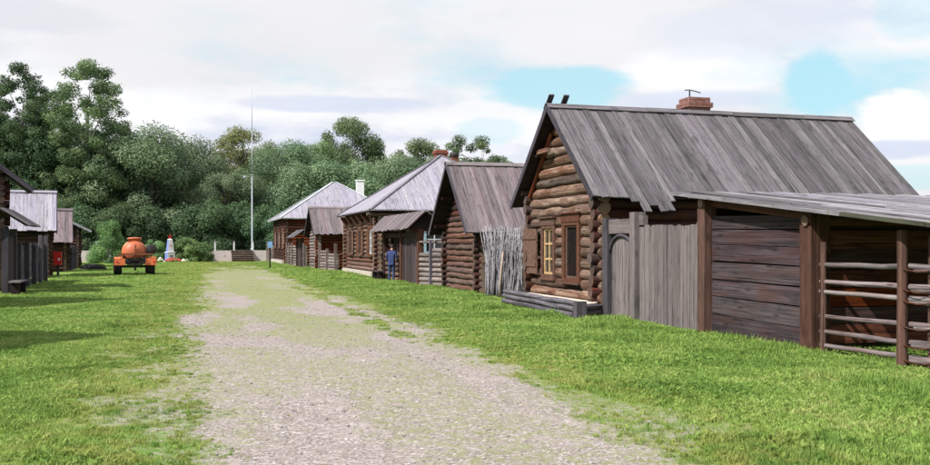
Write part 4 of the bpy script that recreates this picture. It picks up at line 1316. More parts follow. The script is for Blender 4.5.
# ------------------------------------------------------------------ monument
MY = 100.0
MX = bearing(170, MY)
set_frame(MX, MY, 24)
mo = thing('white_obelisk', 'small white memorial obelisk topped with red star in front of bushes', 'monument')
multi(mo, 'base', [((-.62, -.62, 0), (.62, .62, .16))], 'concrete')
multi(mo, 'plinth', [((-.38, -.38, .16), (.38, .38, .98)), ((-.42, -.42, .98), (.42, .42, 1.04))], 'white_paint')
sh_ = [(-.30, -.30, 1.04), (.30, -.30, 1.04), (.30, .30, 1.04), (-.30, .30, 1.04), (-.19, -.19, 2.32), (.19, -.19, 2.32), (.19, .19, 2.32), (-.19, .19, 2.32), (0, 0, 2.42)]
mesh('shaft', sh_, [(3, 2, 1, 0), (0, 1, 5, 4), (1, 2, 6, 5), (2, 3, 7, 6), (3, 0, 4, 7), (4, 5, 8), (5, 6, 8), (6, 7, 8), (7, 4, 8)], 'white_paint', mo)
# blue left face: thin slabs over shaft and plinth
prism(mo, 'blue_face', [(-.305, -.28, 1.06), (-.305, .28, 1.06), (-.200, .17, 2.30), (-.200, -.17, 2.30)], (-.012, 0, 0), 'blue_side')
prism(mo, 'blue_face', [(-.382, -.36, .18), (-.382, .36, .18), (-.382, .36, .96), (-.382, -.36, .96)], (-.012, 0, 0), 'blue_side')
def star(cx, z, R, y, th):
    p = []
    for k in range(10):
        an = math.pi / 2 + k * math.pi / 5
        q = R if k % 2 == 0 else R * .42
        p.append((cx + q * math.cos(an), y, z + q * math.sin(an)))
    return p
prism(mo, 'star', star(0, 2.60, .24, -.04, 0), (0, .08, 0), 'red_paint')
prism(mo, 'small_star', star(0, 1.72, .11, -.275, 0), (0, .03, 0), 'red_paint')
multi(mo, 'plaque', [((-.16, -.392, .42), (.16, -.38, .72))], 'galvanised')
set_frame()
def flowers(name, label, x, y, rx, ry, h, cols, n):
    t = thing(name, label, 'flowers', (x, y, 0))
    V = {c: ([], []) for c in cols + ['flower_leaf']}
    for i in range(n):
        an, q = random.random() * 6.28, math.sqrt(random.random())
        c = Vector((x + rx * q * math.cos(an), y + ry * q * math.sin(an), h * (1 - .6 * q * q) * random.uniform(.5, 1)))
        key = random.choice(cols) if random.random() < .72 else 'flower_leaf'
        vs, fs = V[key]
        b = len(vs); s = random.uniform(.04, .085)
        for d in ((1, 0, 0), (-1, 0, 0), (0, 1, 0), (0, -1, 0), (0, 0, .8), (0, 0, -.8)): vs.append(c + Vector(d) * s)
        fs += [tuple(b + k for k in f) for f in ((0, 2, 4), (2, 1, 4), (1, 3, 4), (3, 0, 4), (2, 0, 5), (1, 2, 5), (3, 1, 5), (0, 3, 5))]
    for key, (vs, fs) in V.items():
        if vs: kind(mesh('blossom' if key != 'flower_leaf' else 'leaf', vs, fs, key, t), 'stuff')
    lathe(t, 'mound', [(0, 1.0), (.5 * h, .85), (.75 * h, .4)], (x, y, -.01), (0, 0, 1), 'flower_leaf', 14, sq=(rx, ry))
flowers('flower_bed', 'bed of red flowers at the foot of the white obelisk', bearing(173.5, 98.3), 98.3, .85, .45, .45, ['flower_red', 'flower_red'], 260)
flowers('wreath_pile', 'white flowers left of the white obelisk', bearing(160.5, 98.6), 98.6, .28, .25, .55, ['flower_white'], 110)
flowers('wreath_pile', 'pale flowers right of the red flower bed', bearing(184.5, 98.2), 98.2, .36, .28, .36, ['flower_white'], 110)

# ------------------------------------------------------------------ retaining wall, steps, fence, mast
rw = thing('concrete_wall', 'low pale concrete retaining wall below the tree line', 'wall', (-6, WALL_Y, 0))
SX0, SX1 = bearing(231, WALL_Y), bearing(253, WALL_Y)
x = -40.0
while x < 30:
    e = x + 2.95
    if e < SX0 or x > SX1 - .05:
        multi(rw, 'panel', [((x, WALL_Y, -.2), (min(e, 30), WALL_Y + .25, TER + random.uniform(-.01, .01)))], 'concrete')
        x += 2.97
    elif x < SX0 - .1:
        multi(rw, 'panel', [((x, WALL_Y, -.2), (SX0, WALL_Y + .25, TER))], 'concrete')
        x = SX1
    else:
        x = SX1
prism(rw, 'buttress', [(bearing(207, WALL_Y), WALL_Y - .02, 0), (bearing(207, WALL_Y), WALL_Y - .02, 1.0), (bearing(207, WALL_Y), WALL_Y - 1.6, 0)], (.35, 0, 0), 'concrete')
stp = thing('wooden_steps', 'brown plank steps climbing the concrete wall near the mast', 'steps', ((SX0 + SX1) / 2, WALL_Y - 1, 0))
for k in range(6):
    zt = TER * (k + 1) / 6
    yy = WALL_Y - 1.9 + .36 * k
    board(stp, 'tread', (SX0 + .02, yy + .16, zt), (SX1 - .02, yy + .16, zt), .36, .05, 'step_wood', (0, 0, 1), .004)
    board(stp, 'riser', (SX0 + .03, yy + .15, zt - .115), (SX1 - .03, yy + .15, zt - .115), .17, .03, 'dark_wood', (0, 1, 0), .004)
prism(stp, 'stringer', [(SX0, WALL_Y - 1.9, 0), (SX0, WALL_Y + .2, 0), (SX0, WALL_Y + .2, TER - .06), (SX0, WALL_Y - 1.9, .1)], (.02, 0, 0), 'step_wood')
prism(stp, 'stringer', [(SX1, WALL_Y - 1.9, 0), (SX1, WALL_Y + .2, 0), (SX1, WALL_Y + .2, TER - .06), (SX1, WALL_Y - 1.9, .1)], (-.02, 0, 0), 'step_wood')

cf = thing('post_and_rail_fence', 'white concrete posts with thin wire rails on top of the retaining wall', 'fence', (0, WALL_Y + .7, TER))
fx0 = bearing(215, WALL_Y + .7)
sp_ = bearing(234, WALL_Y + .7) - fx0
k0 = -18
for k in range(k0, 12):
    xx = fx0 + sp_ * k
    box(cf, 'post', (xx - .08, WALL_Y + .62, TER - .05), (xx + .08, WALL_Y + .78, TER + 1.0), 'white_paint')
for zz in (.22, .42, .62, .80, .94):
    tube(cf, 'wire', [(fx0 + sp_ * k0, WALL_Y + .60, TER + zz), (fx0 + sp_ * 11, WALL_Y + .60, TER + zz)], [.008 if zz < .9 else .016] * 2, 'wire', 5)

PX_, PY_ = bearing(252, 105.3), 105.3
ms_ = thing('radio_mast', 'tall thin white mast rising above the trees beside the steps', 'mast', (PX_, PY_, TER))
lathe(ms_, 'lower_tube', [(0, .15), (.3, .15), (.31, .075), (8.4, .065)], (PX_, PY_, TER - .05), (0, 0, 1), 'pole_paint', 12)
lathe(ms_, 'middle_tube', [(0, .06), (5.0, .05)], (PX_, PY_, TER + 8.3), (0, 0, 1), 'pole_paint', 10)
lathe(ms_, 'upper_tube', [(0, .03), (4.6, .016)], (PX_, PY_, TER + 13.2), (0, 0, 1), 'galvanised', 8)
lathe(ms_, 'collar', [(0, .14), (.12, .14)], (PX_, PY_, TER + 8.25), (0, 0, 1), 'galvanised', 12)
tube(ms_, 'lamp_arm', [(PX_, PY_, TER + 8.0), (PX_ - .4, PY_ - .1, TER + 8.15), (PX_ - .75, PY_ - .2, TER + 8.12)], [.03, .03, .03], 'galvanised', 6)
lathe(ms_, 'lamp_head', [(0, .05), (.1, .15), (.28, .17), (.3, .12)], (PX_ - .62, PY_ - .2, TER + 8.1), (-1, 0, -.15), 'pole_paint', 10)

# ------------------------------------------------------------------ trees
def tubes_mesh(name, runs, mat, seg=6):
    V, F = [], []
    for pts, rad in runs:
        P = [Vector(p) for p in pts]
        b = len(V)
        for i, p in enumerate(P):
            d = (P[min(i + 1, len(P) - 1)] - P[max(i - 1, 0)]).normalized()
            a = d.cross(Vector((.31, .95, .1))).normalized(); c = d.cross(a)
            for k in range(seg):
                an = 2 * math.pi * k / seg
                V.append(p + (a * math.cos(an) + c * math.sin(an)) * rad[i])
        for i in range(len(P) - 1):
            for k in range(seg):
                k2 = (k + 1) % seg
                F.append((b + i * seg + k, b + i * seg + k2, b + (i + 1) * seg + k2, b + (i + 1) * seg + k))
        F.append(tuple(range(b + (len(P) - 1) * seg, b + len(P) * seg)))
    me = bpy.data.meshes.new(name)
    me.from_pydata([tuple(v) for v in V], [], F)
    me.materials.append(MATS[mat])
    me.polygons.foreach_set('use_smooth', [True] * len(F))
    return me

def leaf_mesh(name, blobs, n, size, mat, seed, droop=0.0, flat_=0.0):
    """leaf-sized faces spread through clumps; each clump has a tint of its own"""
    rg = np.random.default_rng(seed)
    B = np.array(blobs)                       # x y z rx ry rz tint
    area = (B[:, 3] * B[:, 4] * B[:, 5]) ** (2 / 3)
    idx = rg.choice(len(B), n, p=area / area.sum())
    u = rg.normal(size=(n, 3)); u /= np.linalg.norm(u, axis=1)[:, None]
    rad = rg.random(n) ** 0.30
    rad *= 1 + rg.normal(size=n) * .10
    P = B[idx, :3] + u * rad[:, None] * B[idx, 3:6]
    if droop: P[:, 2] -= droop * rg.random(n) ** 2 * B[idx, 5]
    nor = u * 1.3 + rg.normal(size=(n, 3)) * 0.55 + np.array([0, 0, .35])
    nor /= np.linalg.norm(nor, axis=1)[:, None]
    r = rg.normal(size=(n, 3)); r[:, 2] -= droop * 1.2
    a = np.cross(nor, r); a /= np.linalg.norm(a, axis=1)[:, None] + 1e-9
    b = np.cross(nor, a)
    s = size * rg.uniform(.6, 1.35, n)[:, None]
    wr = .55
    V = np.stack([P - b * s, P + a * s * wr + nor * s * .15, P + b * s, P - a * s * wr + nor * s * .15], 1).reshape(-1, 3)
    Q = np.arange(n * 4).reshape(n, 4)
    me = np_mesh(name, V, Q)
    me.polygons.foreach_set('use_smooth', np.zeros(n, bool))
    tint = np.clip(B[idx, 6] + rg.normal(size=n) * .12, 0, 1)
    at = me.attributes.new('tint', 'FLOAT', 'POINT')
    at.data.foreach_set('value', np.repeat(tint, 4).astype(np.float32))
    me.materials.append(MATS[mat])
    return me

def make_blobs(rg, shape, H, R, nb, z0, size, flatz=.8):
    """clump centres filling a crown outline; shape(f) = relative radius at height fraction f"""
    out = []
    while len(out) < nb:
        f = rg.random()
        rr = shape(f) * R
        if rg.random() > (shape(f) + .15): continue
        an = rg.random() * 2 * math.pi
        q = math.sqrt(rg.random()) if rg.random() < .4 else rg.uniform(.72, 1.08)
        s = size * rg.uniform(.55, 1.3)
        out.append((q * rr * math.cos(an), q * rr * math.sin(an), z0 + f * (H - z0) - s * .4, s, s, s * flatz, rg.uniform(.1, .95)))
    return out

def trunk_runs(rg, H, R, r0, z0, blobs, nl=9, lean=.3):
    pts = []; rad = []
    lx, ly = rg.normal() * lean, rg.normal() * lean
    for i in range(8):
        f = i / 7
        pts.append((lx * f * f + rg.normal() * .08 * f, ly * f * f + rg.normal() * .08 * f, H * .86 * f))
        rad.append(max(.03, r0 * (1 - .9 * f) * (1.25 if i == 0 else 1)))
    runs = [(pts, rad)]
    ids = rg.choice(len(blobs), min(nl, len(blobs)), replace=False)
    for k in ids:
        b = blobs[k]
        f = min(.8, max(z0 * .7 / H, (b[2] - .22 * H) / (H * .86)))
        i = f * 7; i0 = int(i)
        p = Vector(pts[i0]).lerp(Vector(pts[min(7, i0 + 1)]), i - i0)
        e = Vector(b[:3])
        m = p.lerp(e, .5) + Vector((0, 0, .12 * (e - p).length))
        rr = max(.03, r0 * (1 - .85 * f) * .45)
        runs.append(([p, m, e], [rr, rr * .6, .02]))
    return runs

def tree_kind(key, H, R, shape, nb, z0, size, leaves, lsize, lmat, bmat, r0, seed, droop=0, flatz=.8, nl=10):
    rg = np.random.default_rng(seed)
    bl = make_blobs(rg, shape, H, R, nb, z0, size, flatz)
    TK[key] = (leaf_mesh('crown', bl, leaves, lsize, lmat, seed + 1, droop), tubes_mesh('trunk', trunk_runs(rg, H, R, r0, z0, bl, nl), bmat), H)
TK = {}
rnd = lambda f: math.sqrt(max(0.0, 1 - (2 * f - 1) ** 2))
egg = lambda f: math.sqrt(max(0.0, 1 - (1.55 * f - .62) ** 2 / .9)) if f < 1 else 0
tall = lambda f: .35 + .65 * math.sin(math.pi * min(1, f * .9 + .12)) if f < .97 else .2
bushy = lambda f: max(.1, (1 - f ** 2.2)) ** .5
tree_kind('willow_a', 14, 6.0, egg, 85, 1.0, 1.75, 64000, .125, 'leaf_willow', 'bark', .42, 101, droop=.35, flatz=.85)
tree_kind('willow_b', 12, 5.2, egg, 70, .6, 1.6, 56000, .125, 'leaf_willow', 'bark', .38, 102, droop=.35, flatz=.85)
tree_kind('green_a', 14, 4.6, rnd, 70, 2.2, 1.5, 52000, .125, 'leaf_green', 'bark', .34, 103)
tree_kind('dark_a', 15, 5.0, egg, 75, 1.2, 1.6, 52000, .135, 'leaf_dark', 'bark', .36, 104)
tree_kind('olive_a', 16, 4.8, rnd, 95, 3.0, 1.35, 46000, .125, 'leaf_olive', 'bark', .32, 105)
tree_kind('poplar_a', 22, 4.2, tall, 170, 4.0, .85, 34000, .125, 'leaf_green', 'bark_pale', .34, 106, nl=26)
tree_kind('poplar_b', 21, 3.6, tall, 150, 5.0, .82, 30000, .125, 'leaf_dark', 'bark_pale', .30, 107, nl=24)
tree_kind('wispy_a', 15, 2.6, tall, 42, 5.0, .95, 14000, .125, 'leaf_green', 'bark_pale', .18, 108, nl=16)
tree_kind('shrub_a', 5.5, 3.4, bushy, 46, .2, 1.25, 26000, .12, 'leaf_dark', 'bark', .12, 109)
tree_kind('shrub_b', 4.0, 2.0, bushy, 42, .1, .72, 20000, .085, 'leaf_bush', 'bark', .08, 110)
tree_kind('shrub_c', 2.3, 1.5, bushy, 36, .05, .55, 14000, .08, 'leaf_bush', 'bark', .06, 111)

def plant(key, px, Y, top, name, label, cat='tree', group=None, z=None, wide=1.0, X=None):
    """place a tree kind at photo column px and street distance Y; top = photo row of its top"""
    cm, tm, H = TK[key]
    X = bearing(px, Y) if X is None else X
    d = X * SN + Y * CS
    zb = (TER if Y > WALL_Y else 0.0) if z is None else z
    h = EYE + (245 - top) / 930 * d - zb
    s = h / H
    set_frame()
    e = bpy.data.objects.new(name, None)
    wm = Matrix.Translation((X, Y, zb)) @ Matrix.Rotation(random.uniform(0, 6.28), 4, 'Z') @ Matrix.Diagonal((s * wide, s * wide, s, 1))
    attach(e, wm, None)
    tag(e, label, cat, group)
    for nm, me in (('trunk', tm), ('crown', cm)):
        o = bpy.data.objects.new(nm, me)
        attach(o, wm, e)
    return e
GT = 'trees behind the concrete wall'
plant('poplar_a', 88, 116, 60, 'poplar_tree', 'tallest pale trunked poplar with open crown left of centre', group=GT, wide=1.15)
plant('poplar_b', 22, 118, 66, 'poplar_tree', 'tall dark poplar near the left edge', group=GT, wide=1.1)
plant('poplar_b', 50, 128, 92, 'poplar_tree', 'darker poplar between the two tallest poplars', group=GT, wide=1.25)
plant('poplar_a', -18, 124, 80, 'poplar_tree', 'poplar cut off by the left edge', group=GT, wide=1.2)
plant('dark_a', 36, 118, 128, 'broadleaf_tree', 'dark bushy tree below the poplars behind the left barns', group=GT)
plant('dark_a', -8, 118, 120, 'broadleaf_tree', 'dark bushy tree at the left edge behind the barns', group=GT)
plant('dark_a', 112, 120, 130, 'broadleaf_tree', 'dark tree just right of the tallest poplar', group=GT)
plant('green_a', 70, 115, 168, 'broadleaf_tree', 'low green tree under the tallest poplar', group=GT)
plant('willow_a', 150, 115, 127, 'willow_tree', 'large rounded willow behind the trailer and obelisk', group=GT, wide=1.1)
plant('willow_a', 182, 122, 138, 'willow_tree', 'willow behind the right shoulder of the largest willow', group=GT, wide=1.0)
plant('willow_b', 228, 114, 168, 'willow_tree', 'low silvery willow left of the mast', group=GT, wide=1.0)
plant('olive_a', 246, 132, 128, 'broadleaf_tree', 'olive brown tree rising behind the mast', group=GT, wide=1.05)
plant('willow_a', 287, 118, 140, 'willow_tree', 'broad silvery willow right of the mast above the end house', group=GT, wide=1.0)
plant('green_a', 322, 134, 143, 'broadleaf_tree', 'green tree behind the two silvery willows', group=GT, wide=1.1)
plant('green_a', 350, 140, 119, 'broadleaf_tree', 'green tree standing highest above the end house roof', group=GT, wide=.8)
plant('willow_b', 342, 116, 156, 'willow_tree', 'round silvery willow above the white chimney', group=GT, wide=1.15)
plant('dark_a', 382, 140, 164, 'broadleaf_tree', 'dark tree between the round willow and the chimneys', group=GT)
plant('willow_b', 412, 126, 150, 'willow_tree', 'pale willow behind the pale hipped roof', group=GT, wide=1.1)
plant('green_a', 418, 140, 140, 'broadleaf_tree', 'green tree behind the brick chimney of the hipped house', group=GT, wide=.9)
plant('wispy_a', 456, 150, 138, 'birch_tree', 'thin open tree behind the pipe topped chimney', group=GT, wide=1.0)
plant('wispy_a', 481, 150, 138, 'birch_tree', 'thin open tree above the small barn ridge', group=GT, wide=1.1)
plant('wispy_a', 502, 165, 158, 'birch_tree', 'lowest thin tree near the gable of the large house', group=GT, wide=1.5)
plant('shrub_a', 445, 145, 158, 'broadleaf_tree', 'low tree filling behind the hipped roof', group=GT, wide=.9)
US = [('dark_a', 8, 140, 150), ('dark_a', 60, 142, 140), ('dark_a', 100, 140, 150), ('dark_a', 135, 138, 155), ('dark_a', 170, 140, 160), ('dark_a', 205, 134, 165), ('dark_a', 222, 140, 172), ('dark_a', 262, 136, 168), ('dark_a', 305, 142, 165), ('dark_a', 330, 150, 172), ('dark_a', 365, 148, 170), ('dark_a', 398, 150, 172)]
WHERE = ['left edge', 'two tall poplars', 'tallest poplar', 'largest willow', 'obelisk bushes', 'gap left of the mast', 'low silvery willow', 'mast foot', 'end house ridge', 'white chimney', 'dark saddle of the tree line', 'hipped roof slope']
for (k, px, Y, top), wh in zip(US, WHERE):
    plant(k, px, Y, top, 'broadleaf_tree', 'dark back row tree deep behind the ' + wh, group='back row of trees', wide=1.2)
SH = [(18, 'left barns'), (62, 'left row sheds'), (86, 'left fence post'), (118, 'large bush'), (146, 'tank trailer'), (176, 'obelisk'), (204, 'wall buttress'), (224, 'fence posts by steps'), (244, 'steps'), (266, 'sign post'), (290, 'end house gable')]
for i, (px, wh) in enumerate(SH):
    plant('shrub_a', px, 110.3 + (i % 3) * 1.2, 196 + (i * 7) % 13, 'shrub', 'dark undergrowth shrub on the terrace behind the ' + wh, 'shrub', 'undergrowth on the terrace')
plant('shrub_b', 108, 95, 222, 'bush', 'large bright green bush left of the tank trailer', 'bush', wide=.80)
plant('shrub_c', 190, 100.5, 238, 'bush', 'green bush right of the obelisk', 'bush', 'bushes round the obelisk', wide=1.0)
plant('shrub_c', 179, 102, 240, 'bush', 'green bush directly behind the obelisk', 'bush', 'bushes round the obelisk', wide=.9)
plant('shrub_c', 203, 101.5, 242, 'bush', 'green bush by the wall buttress', 'bush', 'bushes round the obelisk', wide=.8)
plant('shrub_c', 154, 101.5, 240, 'bush', 'green bush between trailer and obelisk', 'bush', 'bushes round the obelisk', wide=.9)

# ------------------------------------------------------------------ person
def person():
    import bmesh
    bm = bmesh.new()
    lay = bm.verts.layers.skin.verify()
    def v(co, r, ry=None, root=False):
        q = bm.verts.new(co)
        q[lay].radius = (r, ry if ry else r)
        q[lay].use_root = root
        return q
    def chain(start, items):
        p = start
        for co, r, ry in items:
            q = v(co, r, ry); bm.edges.new((p, q)); p = q
        return p
    pel = v((0, 0, .93), .165, .125, True)
    sp1 = v((0, .005, 1.12), .160, .120); bm.edges.new((pel, sp1))
    che = v((0, .015, 1.34), .185, .125); bm.edges.new((sp1, che))
    nb = v((0, .02, 1.47), .085, .075); bm.edges.new((che, nb))
    nk = v((0, .045, 1.53), .055, .058); bm.edges.new((nb, nk))
    jaw = v((0, .085, 1.585), .066, .072); bm.edges.new((nk, jaw))
    hd = v((0, .075, 1.665), .080, .098); bm.edges.new((jaw, hd))
    tp = v((0, .07, 1.735), .055, .066); bm.edges.new((hd, tp))
    for s in (-1, 1):
        hand = chain(che, [((s * .19, .01, 1.405), .072, .068), ((s * .245, .0, 1.24), .058, .056), ((s * .265, .03, 1.10), .048, .048), ((s * .225, .16, 1.00), .042, .04), ((s * .185, .255, .965), .033, .028), ((s * .17, .31, .955), .038, .018)])
        for k, (o, L) in enumerate(((-.028, .06), (-.010, .072), (.010, .068), (.027, .052))):
            chain(hand, [((s * .17 + o, .35, .952), .010, .009), ((s * .165 + o, .35 + L * .55, .940), .009, .008), ((s * .16 + o, .35 + L * .9, .918), .007, .007)])
        chain(hand, [((s * .17 - s * .04, .315, .965), .011, .010), ((s * .17 - s * .055, .35, .968), .009, .008)])
        chain(pel, [((s * .095, 0, .84), .105, .105), ((s * .10, .012, .66), .083, .085), ((s * .105, .018, .48), .066, .068), ((s * .108, -.012, .28), .058, .062), ((s * .11, -.03, .10), .050, .052), ((s * .115, .04, .045), .048, .042), ((s * .122, .15, .035), .042, .030)])
    me = bpy.data.meshes.new('body')
    bm.to_mesh(me); bm.free()
    o = bpy.data.objects.new('body_rig', me)
    COL.objects.link(o)
    m = o.modifiers.new('skin', 'SKIN'); m.use_smooth_shade = True
    m = o.modifiers.new('sub', 'SUBSURF'); m.levels = 2; m.render_levels = 2
    bpy.context.view_layer.update()
    dg = bpy.context.evaluated_depsgraph_get()
    out = bpy.data.meshes.new_from_object(o.evaluated_get(dg))
    bpy.data.objects.remove(o)
    out.materials.clear()
    for k in ('jacket', 'jeans', 'skin', 'shoe'): out.materials.append(MATS[k])
    for p in out.polygons:
        c = p.center
        hand_ = c.y > .25 and .88 < c.z < 1.0
        p.material_index = 2 if (c.z > 1.50 or hand_) else 0 if c.z > .82 else 3 if c.z < .085 else 1
        p.use_smooth = True
    zmin = min(vv.co.z for vv in out.vertices)
    px, py = 8.98, 42.3
    set_frame(px, py, -38, -zmin)
    t = thing('person', 'person in blue jacket and jeans standing at the yard gate', 'person', (0, 0, zmin))
    b = bpy.data.objects.new('body', out)
    attach(b, FRAME, t)
    # hair cap with short back
    V, F = [], []
    rings, seg = 7, 16
    for i in range(rings):
        ph = math.pi * .60 * i / (rings - 1)
        for k in range(seg):
            an = 2 * math.pi * k / seg
            front = max(0, math.sin(an))
            rr = 1.06 + .03 * random.random()
            dz = math.cos(ph * (1 - .42 * front))
            rad_ = math.sin(ph * (1 - .42 * front))
            V.append((.086 * rr * rad_ * math.cos(an), .070 + .102 * rr * rad_ * math.sin(an), 1.672 + .105 * rr * dz))
    for i in range(rings - 1):
        for k in range(seg):
            k2 = (k + 1) % seg
            F.append((i * seg + k, i * seg + k2, (i + 1) * seg + k2, (i + 1) * seg + k))
    mesh('hair', V, F, 'hair', t, None, True)
    for s in (-1, 1):
        lathe(t, 'ear', [(-.008, .016), (0, .026), (.008, .020)], (s * .083, .075, 1.645), (s, -.3, 0), 'skin', 10, sq=(.75, 1.15))
        lathe(t, 'eye', [(-.006, .006), (0, .011), (.006, .006)], (s * .032, .168, 1.655), (0, 1, 0), 'white_paint', 8)
    lathe(t, 'nose', [(0, .016), (.018, .012), (.028, .004)], (0, .165, 1.628), (0, 1, -.35), 'skin', 8)
    # jacket collar, hem and trouser cuffs
    lathe(t, 'collar', [(-.02, .082), (.02, .078), (.045, .070)], (0, .025, 1.475), (0, .15, 1), 'jacket', 16, sq=(1, .95))
    lathe(t, 'jacket_hem', [(-.05, .178), (0, .182), (.06, .170)], (0, .0, .85), (0, 0, 1), 'jacket', 20, sq=(1, .80))
    set_frame()
person()

# ================================================================== GRASS AND GRAVEL
def grass_mat():
    m, t, out = new_mat('grass_blade')
    oi = t.new('ShaderNodeObjectInfo')
    geo = t.new('ShaderNodeNewGeometry')
    n = t.noise(geo.outputs['Position'], 0.55, 5, 0.65)
    n = t.step(n, 0.33, 0.67)
    n2 = t.noise(geo.outputs['Position'], 2.3, 3, 0.6)
    f = t.math('ADD', t.math('MULTIPLY', oi.outputs['Random'], .42), t.math('MULTIPLY', n, .38))
    f = t.math('ADD', f, t.math('MULTIPLY', n2, .25))
    c = t.ramp(f, [(.22, (.105, .190, .036)), (.45, (.176, .295, .058)), (.70, (.262, .375, .090)), (.90, (.37, .40, .15))])
    px = t.new('ShaderNodeSeparateXYZ')
    t.link(geo.outputs['Position'], px.inputs[0])
    # sparse yellowish growth beside the gravel
    dry = t.math('MULTIPLY', t.step(px.outputs[0], -2.4, -.3), t.step(px.outputs[0], 6.2, 4.2))
    dry = t.math('MULTIPLY', dry, t.step(n2, .38, .62))
    c = t.mix(t.math('MULTIPLY', dry, .6), c, (.34, .33, .10))
    d = t.new('ShaderNodeBsdfPrincipled')
    t.link(c, d.inputs['Base Color'])
    d.inputs['Roughness'].default_value = .55
    d.inputs['Specular IOR Level'].default_value = .25
    tr = t.new('ShaderNodeBsdfTranslucent'); t.link(c, tr.inputs[0])
    mx = t.new('ShaderNodeMixShader'); mx.inputs[0].default_value = .35
    t.link(d.outputs[0], mx.inputs[1]); t.link(tr.outputs[0], mx.inputs[2])
    t.link(mx.outputs[0], out.inputs[0])
grass_mat()
def pebble_mat():
    m, t, out = new_mat('pebble')
    oi = t.new('ShaderNodeObjectInfo')
    c = t.ramp(oi.outputs['Random'], [(0, (.10, .095, .10)), (.12, (.20, .175, .17)), (.5, (.29, .255, .25)), (.85, (.36, .33, .325)), (.96, (.43, .41, .41)), (1, (.52, .50, .50))])
    principled(t, out, c, .9, spec=.15)
pebble_mat()

TEMPL = bpy.data.collections.new('templates')
def template(name, me):
    o = bpy.data.objects.new(name, me)
    return o
def blade_clump(seed, n, R, h, wd, spread=.5, broad=False):
    rg = random.Random(seed)
    V, F = [], []
    for i in range(n):
        an = rg.random() * 6.28; q = math.sqrt(rg.random()) * R
        bx, by = q * math.cos(an), q * math.sin(an)
        d = rg.random() * 6.28
        L = h * rg.uniform(.45, 1.25)
        lean = rg.uniform(.1, 1) * spread * L
        w_ = wd * rg.uniform(.7, 1.3)
        dx, dy = math.cos(d), math.sin(d)
        sx, sy = -dy * w_, dx * w_
        b = len(V)
        if broad:
            V += [(bx, by, 0), (bx + dx * lean * .5 + sx, by + dy * lean * .5 + sy, L * .45), (bx + dx * lean * 1.3, by + dy * lean * 1.3, L * .62), (bx + dx * lean * .5 - sx, by + dy * lean * .5 - sy, L * .45)]
            F.append((b, b + 1, b + 2, b + 3))
        else:
            V += [(bx + sx, by + sy, 0), (bx - sx, by - sy, 0), (bx + dx * lean * .35 - sx * .8, by + dy * lean * .35 - sy * .8, L * .6), (bx + dx * lean * .35 + sx * .8, by + dy * lean * .35 + sy * .8, L * .6), (bx + dx * lean, by + dy * lean, L)]
            F += [(b, b + 1, b + 2, b + 3), (b + 3, b + 2, b + 4)]
    me = bpy.data.meshes.new('clump')
    me.from_pydata(V, [], F)
    me.materials.append(MATS['grass_blade'])
    return me
def pebble_mesh(seed):
    rg = random.Random(seed)
    V = []
    for d in ((1, 0, 0), (-1, 0, 0), (0, 1, 0), (0, -1, 0), (0, 0, 1), (0, 0, -1), (.6, .6, .5), (-.6, .6, .5), (.6, -.6, .5), (-.6, -.6, .5)):
        k = rg.uniform(.75, 1.15)
        V.append((d[0] * k, d[1] * k * .8, d[2] * k * .55))
    me = bpy.data.meshes.new('pebble')
    import bmesh
    bm = bmesh.new()
    for v_ in V: bm.verts.new(v_)
    bmesh.ops.convex_hull(bm, input=bm.verts[:])
    bm.to_mesh(me); bm.free()
    me.materials.append(MATS['pebble'])
    return me
def instancer(name, label, cat, pts, rot, scl, idx, templates):
    coll = bpy.data.collections.new(name + '_kinds')
    for i, me in enumerate(templates):
        coll.objects.link(bpy.data.objects.new('%s_kind_%02d' % (name, i), me))
    me = bpy.data.meshes.new(name)
    me.vertices.add(len(pts)); me.vertices.foreach_set('co', np.ascontiguousarray(pts, np.float32).ravel())
    for nm, ty, arr in (('rot', 'FLOAT_VECTOR', rot), ('scl', 'FLOAT_VECTOR', scl), ('idx', 'INT', idx)):
        at = me.attributes.new(nm, ty, 'POINT')
        if ty == 'INT': at.data.foreach_set('value', np.asarray(arr, np.int32))
        else: at.data.foreach_set('vector', np.ascontiguousarray(arr, np.float32).ravel())
    o = bpy.data.objects.new(name, me)
    attach(o, Matrix(), None)
    kind(o, 'stuff'); tag(o, label, cat)
    g = bpy.data.node_groups.new(name + '_nodes', 'GeometryNodeTree')
    g.interface.new_socket('Geometry', in_out='INPUT', socket_type='NodeSocketGeometry')
    g.interface.new_socket('Geometry', in_out='OUTPUT', socket_type='NodeSocketGeometry')
    N = g.nodes
    gi, go = N.new('NodeGroupInput'), N.new('NodeGroupOutput')
    ci = N.new('GeometryNodeCollectionInfo')
    ci.inputs['Collection'].default_value = coll
    ci.inputs['Separate Children'].default_value = True
    ci.inputs['Reset Children'].default_value = True
    ip = N.new('GeometryNodeInstanceOnPoints')
    ip.inputs['Pick Instance'].default_value = True
    def attr(nm, ty):
        a = N.new('GeometryNodeInputNamedAttribute'); a.data_type = ty
        a.inputs['Name'].default_value = nm
        return [s for s in a.outputs if s.enabled][0]
    g.links.new(gi.outputs[0], ip.inputs['Points'])
    g.links.new(ci.outputs[0], ip.inputs['Instance'])
    g.links.new(attr('idx', 'INT'), ip.inputs['Instance Index'])
    g.links.new(attr('rot', 'FLOAT_VECTOR'), ip.inputs['Rotation'])
    g.links.new(attr('scl', 'FLOAT_VECTOR'), ip.inputs['Scale'])
    g.links.new(ip.outputs[0], go.inputs[0])
    md = o.modifiers.new('scatter', 'NODES'); md.node_group = g
    return o

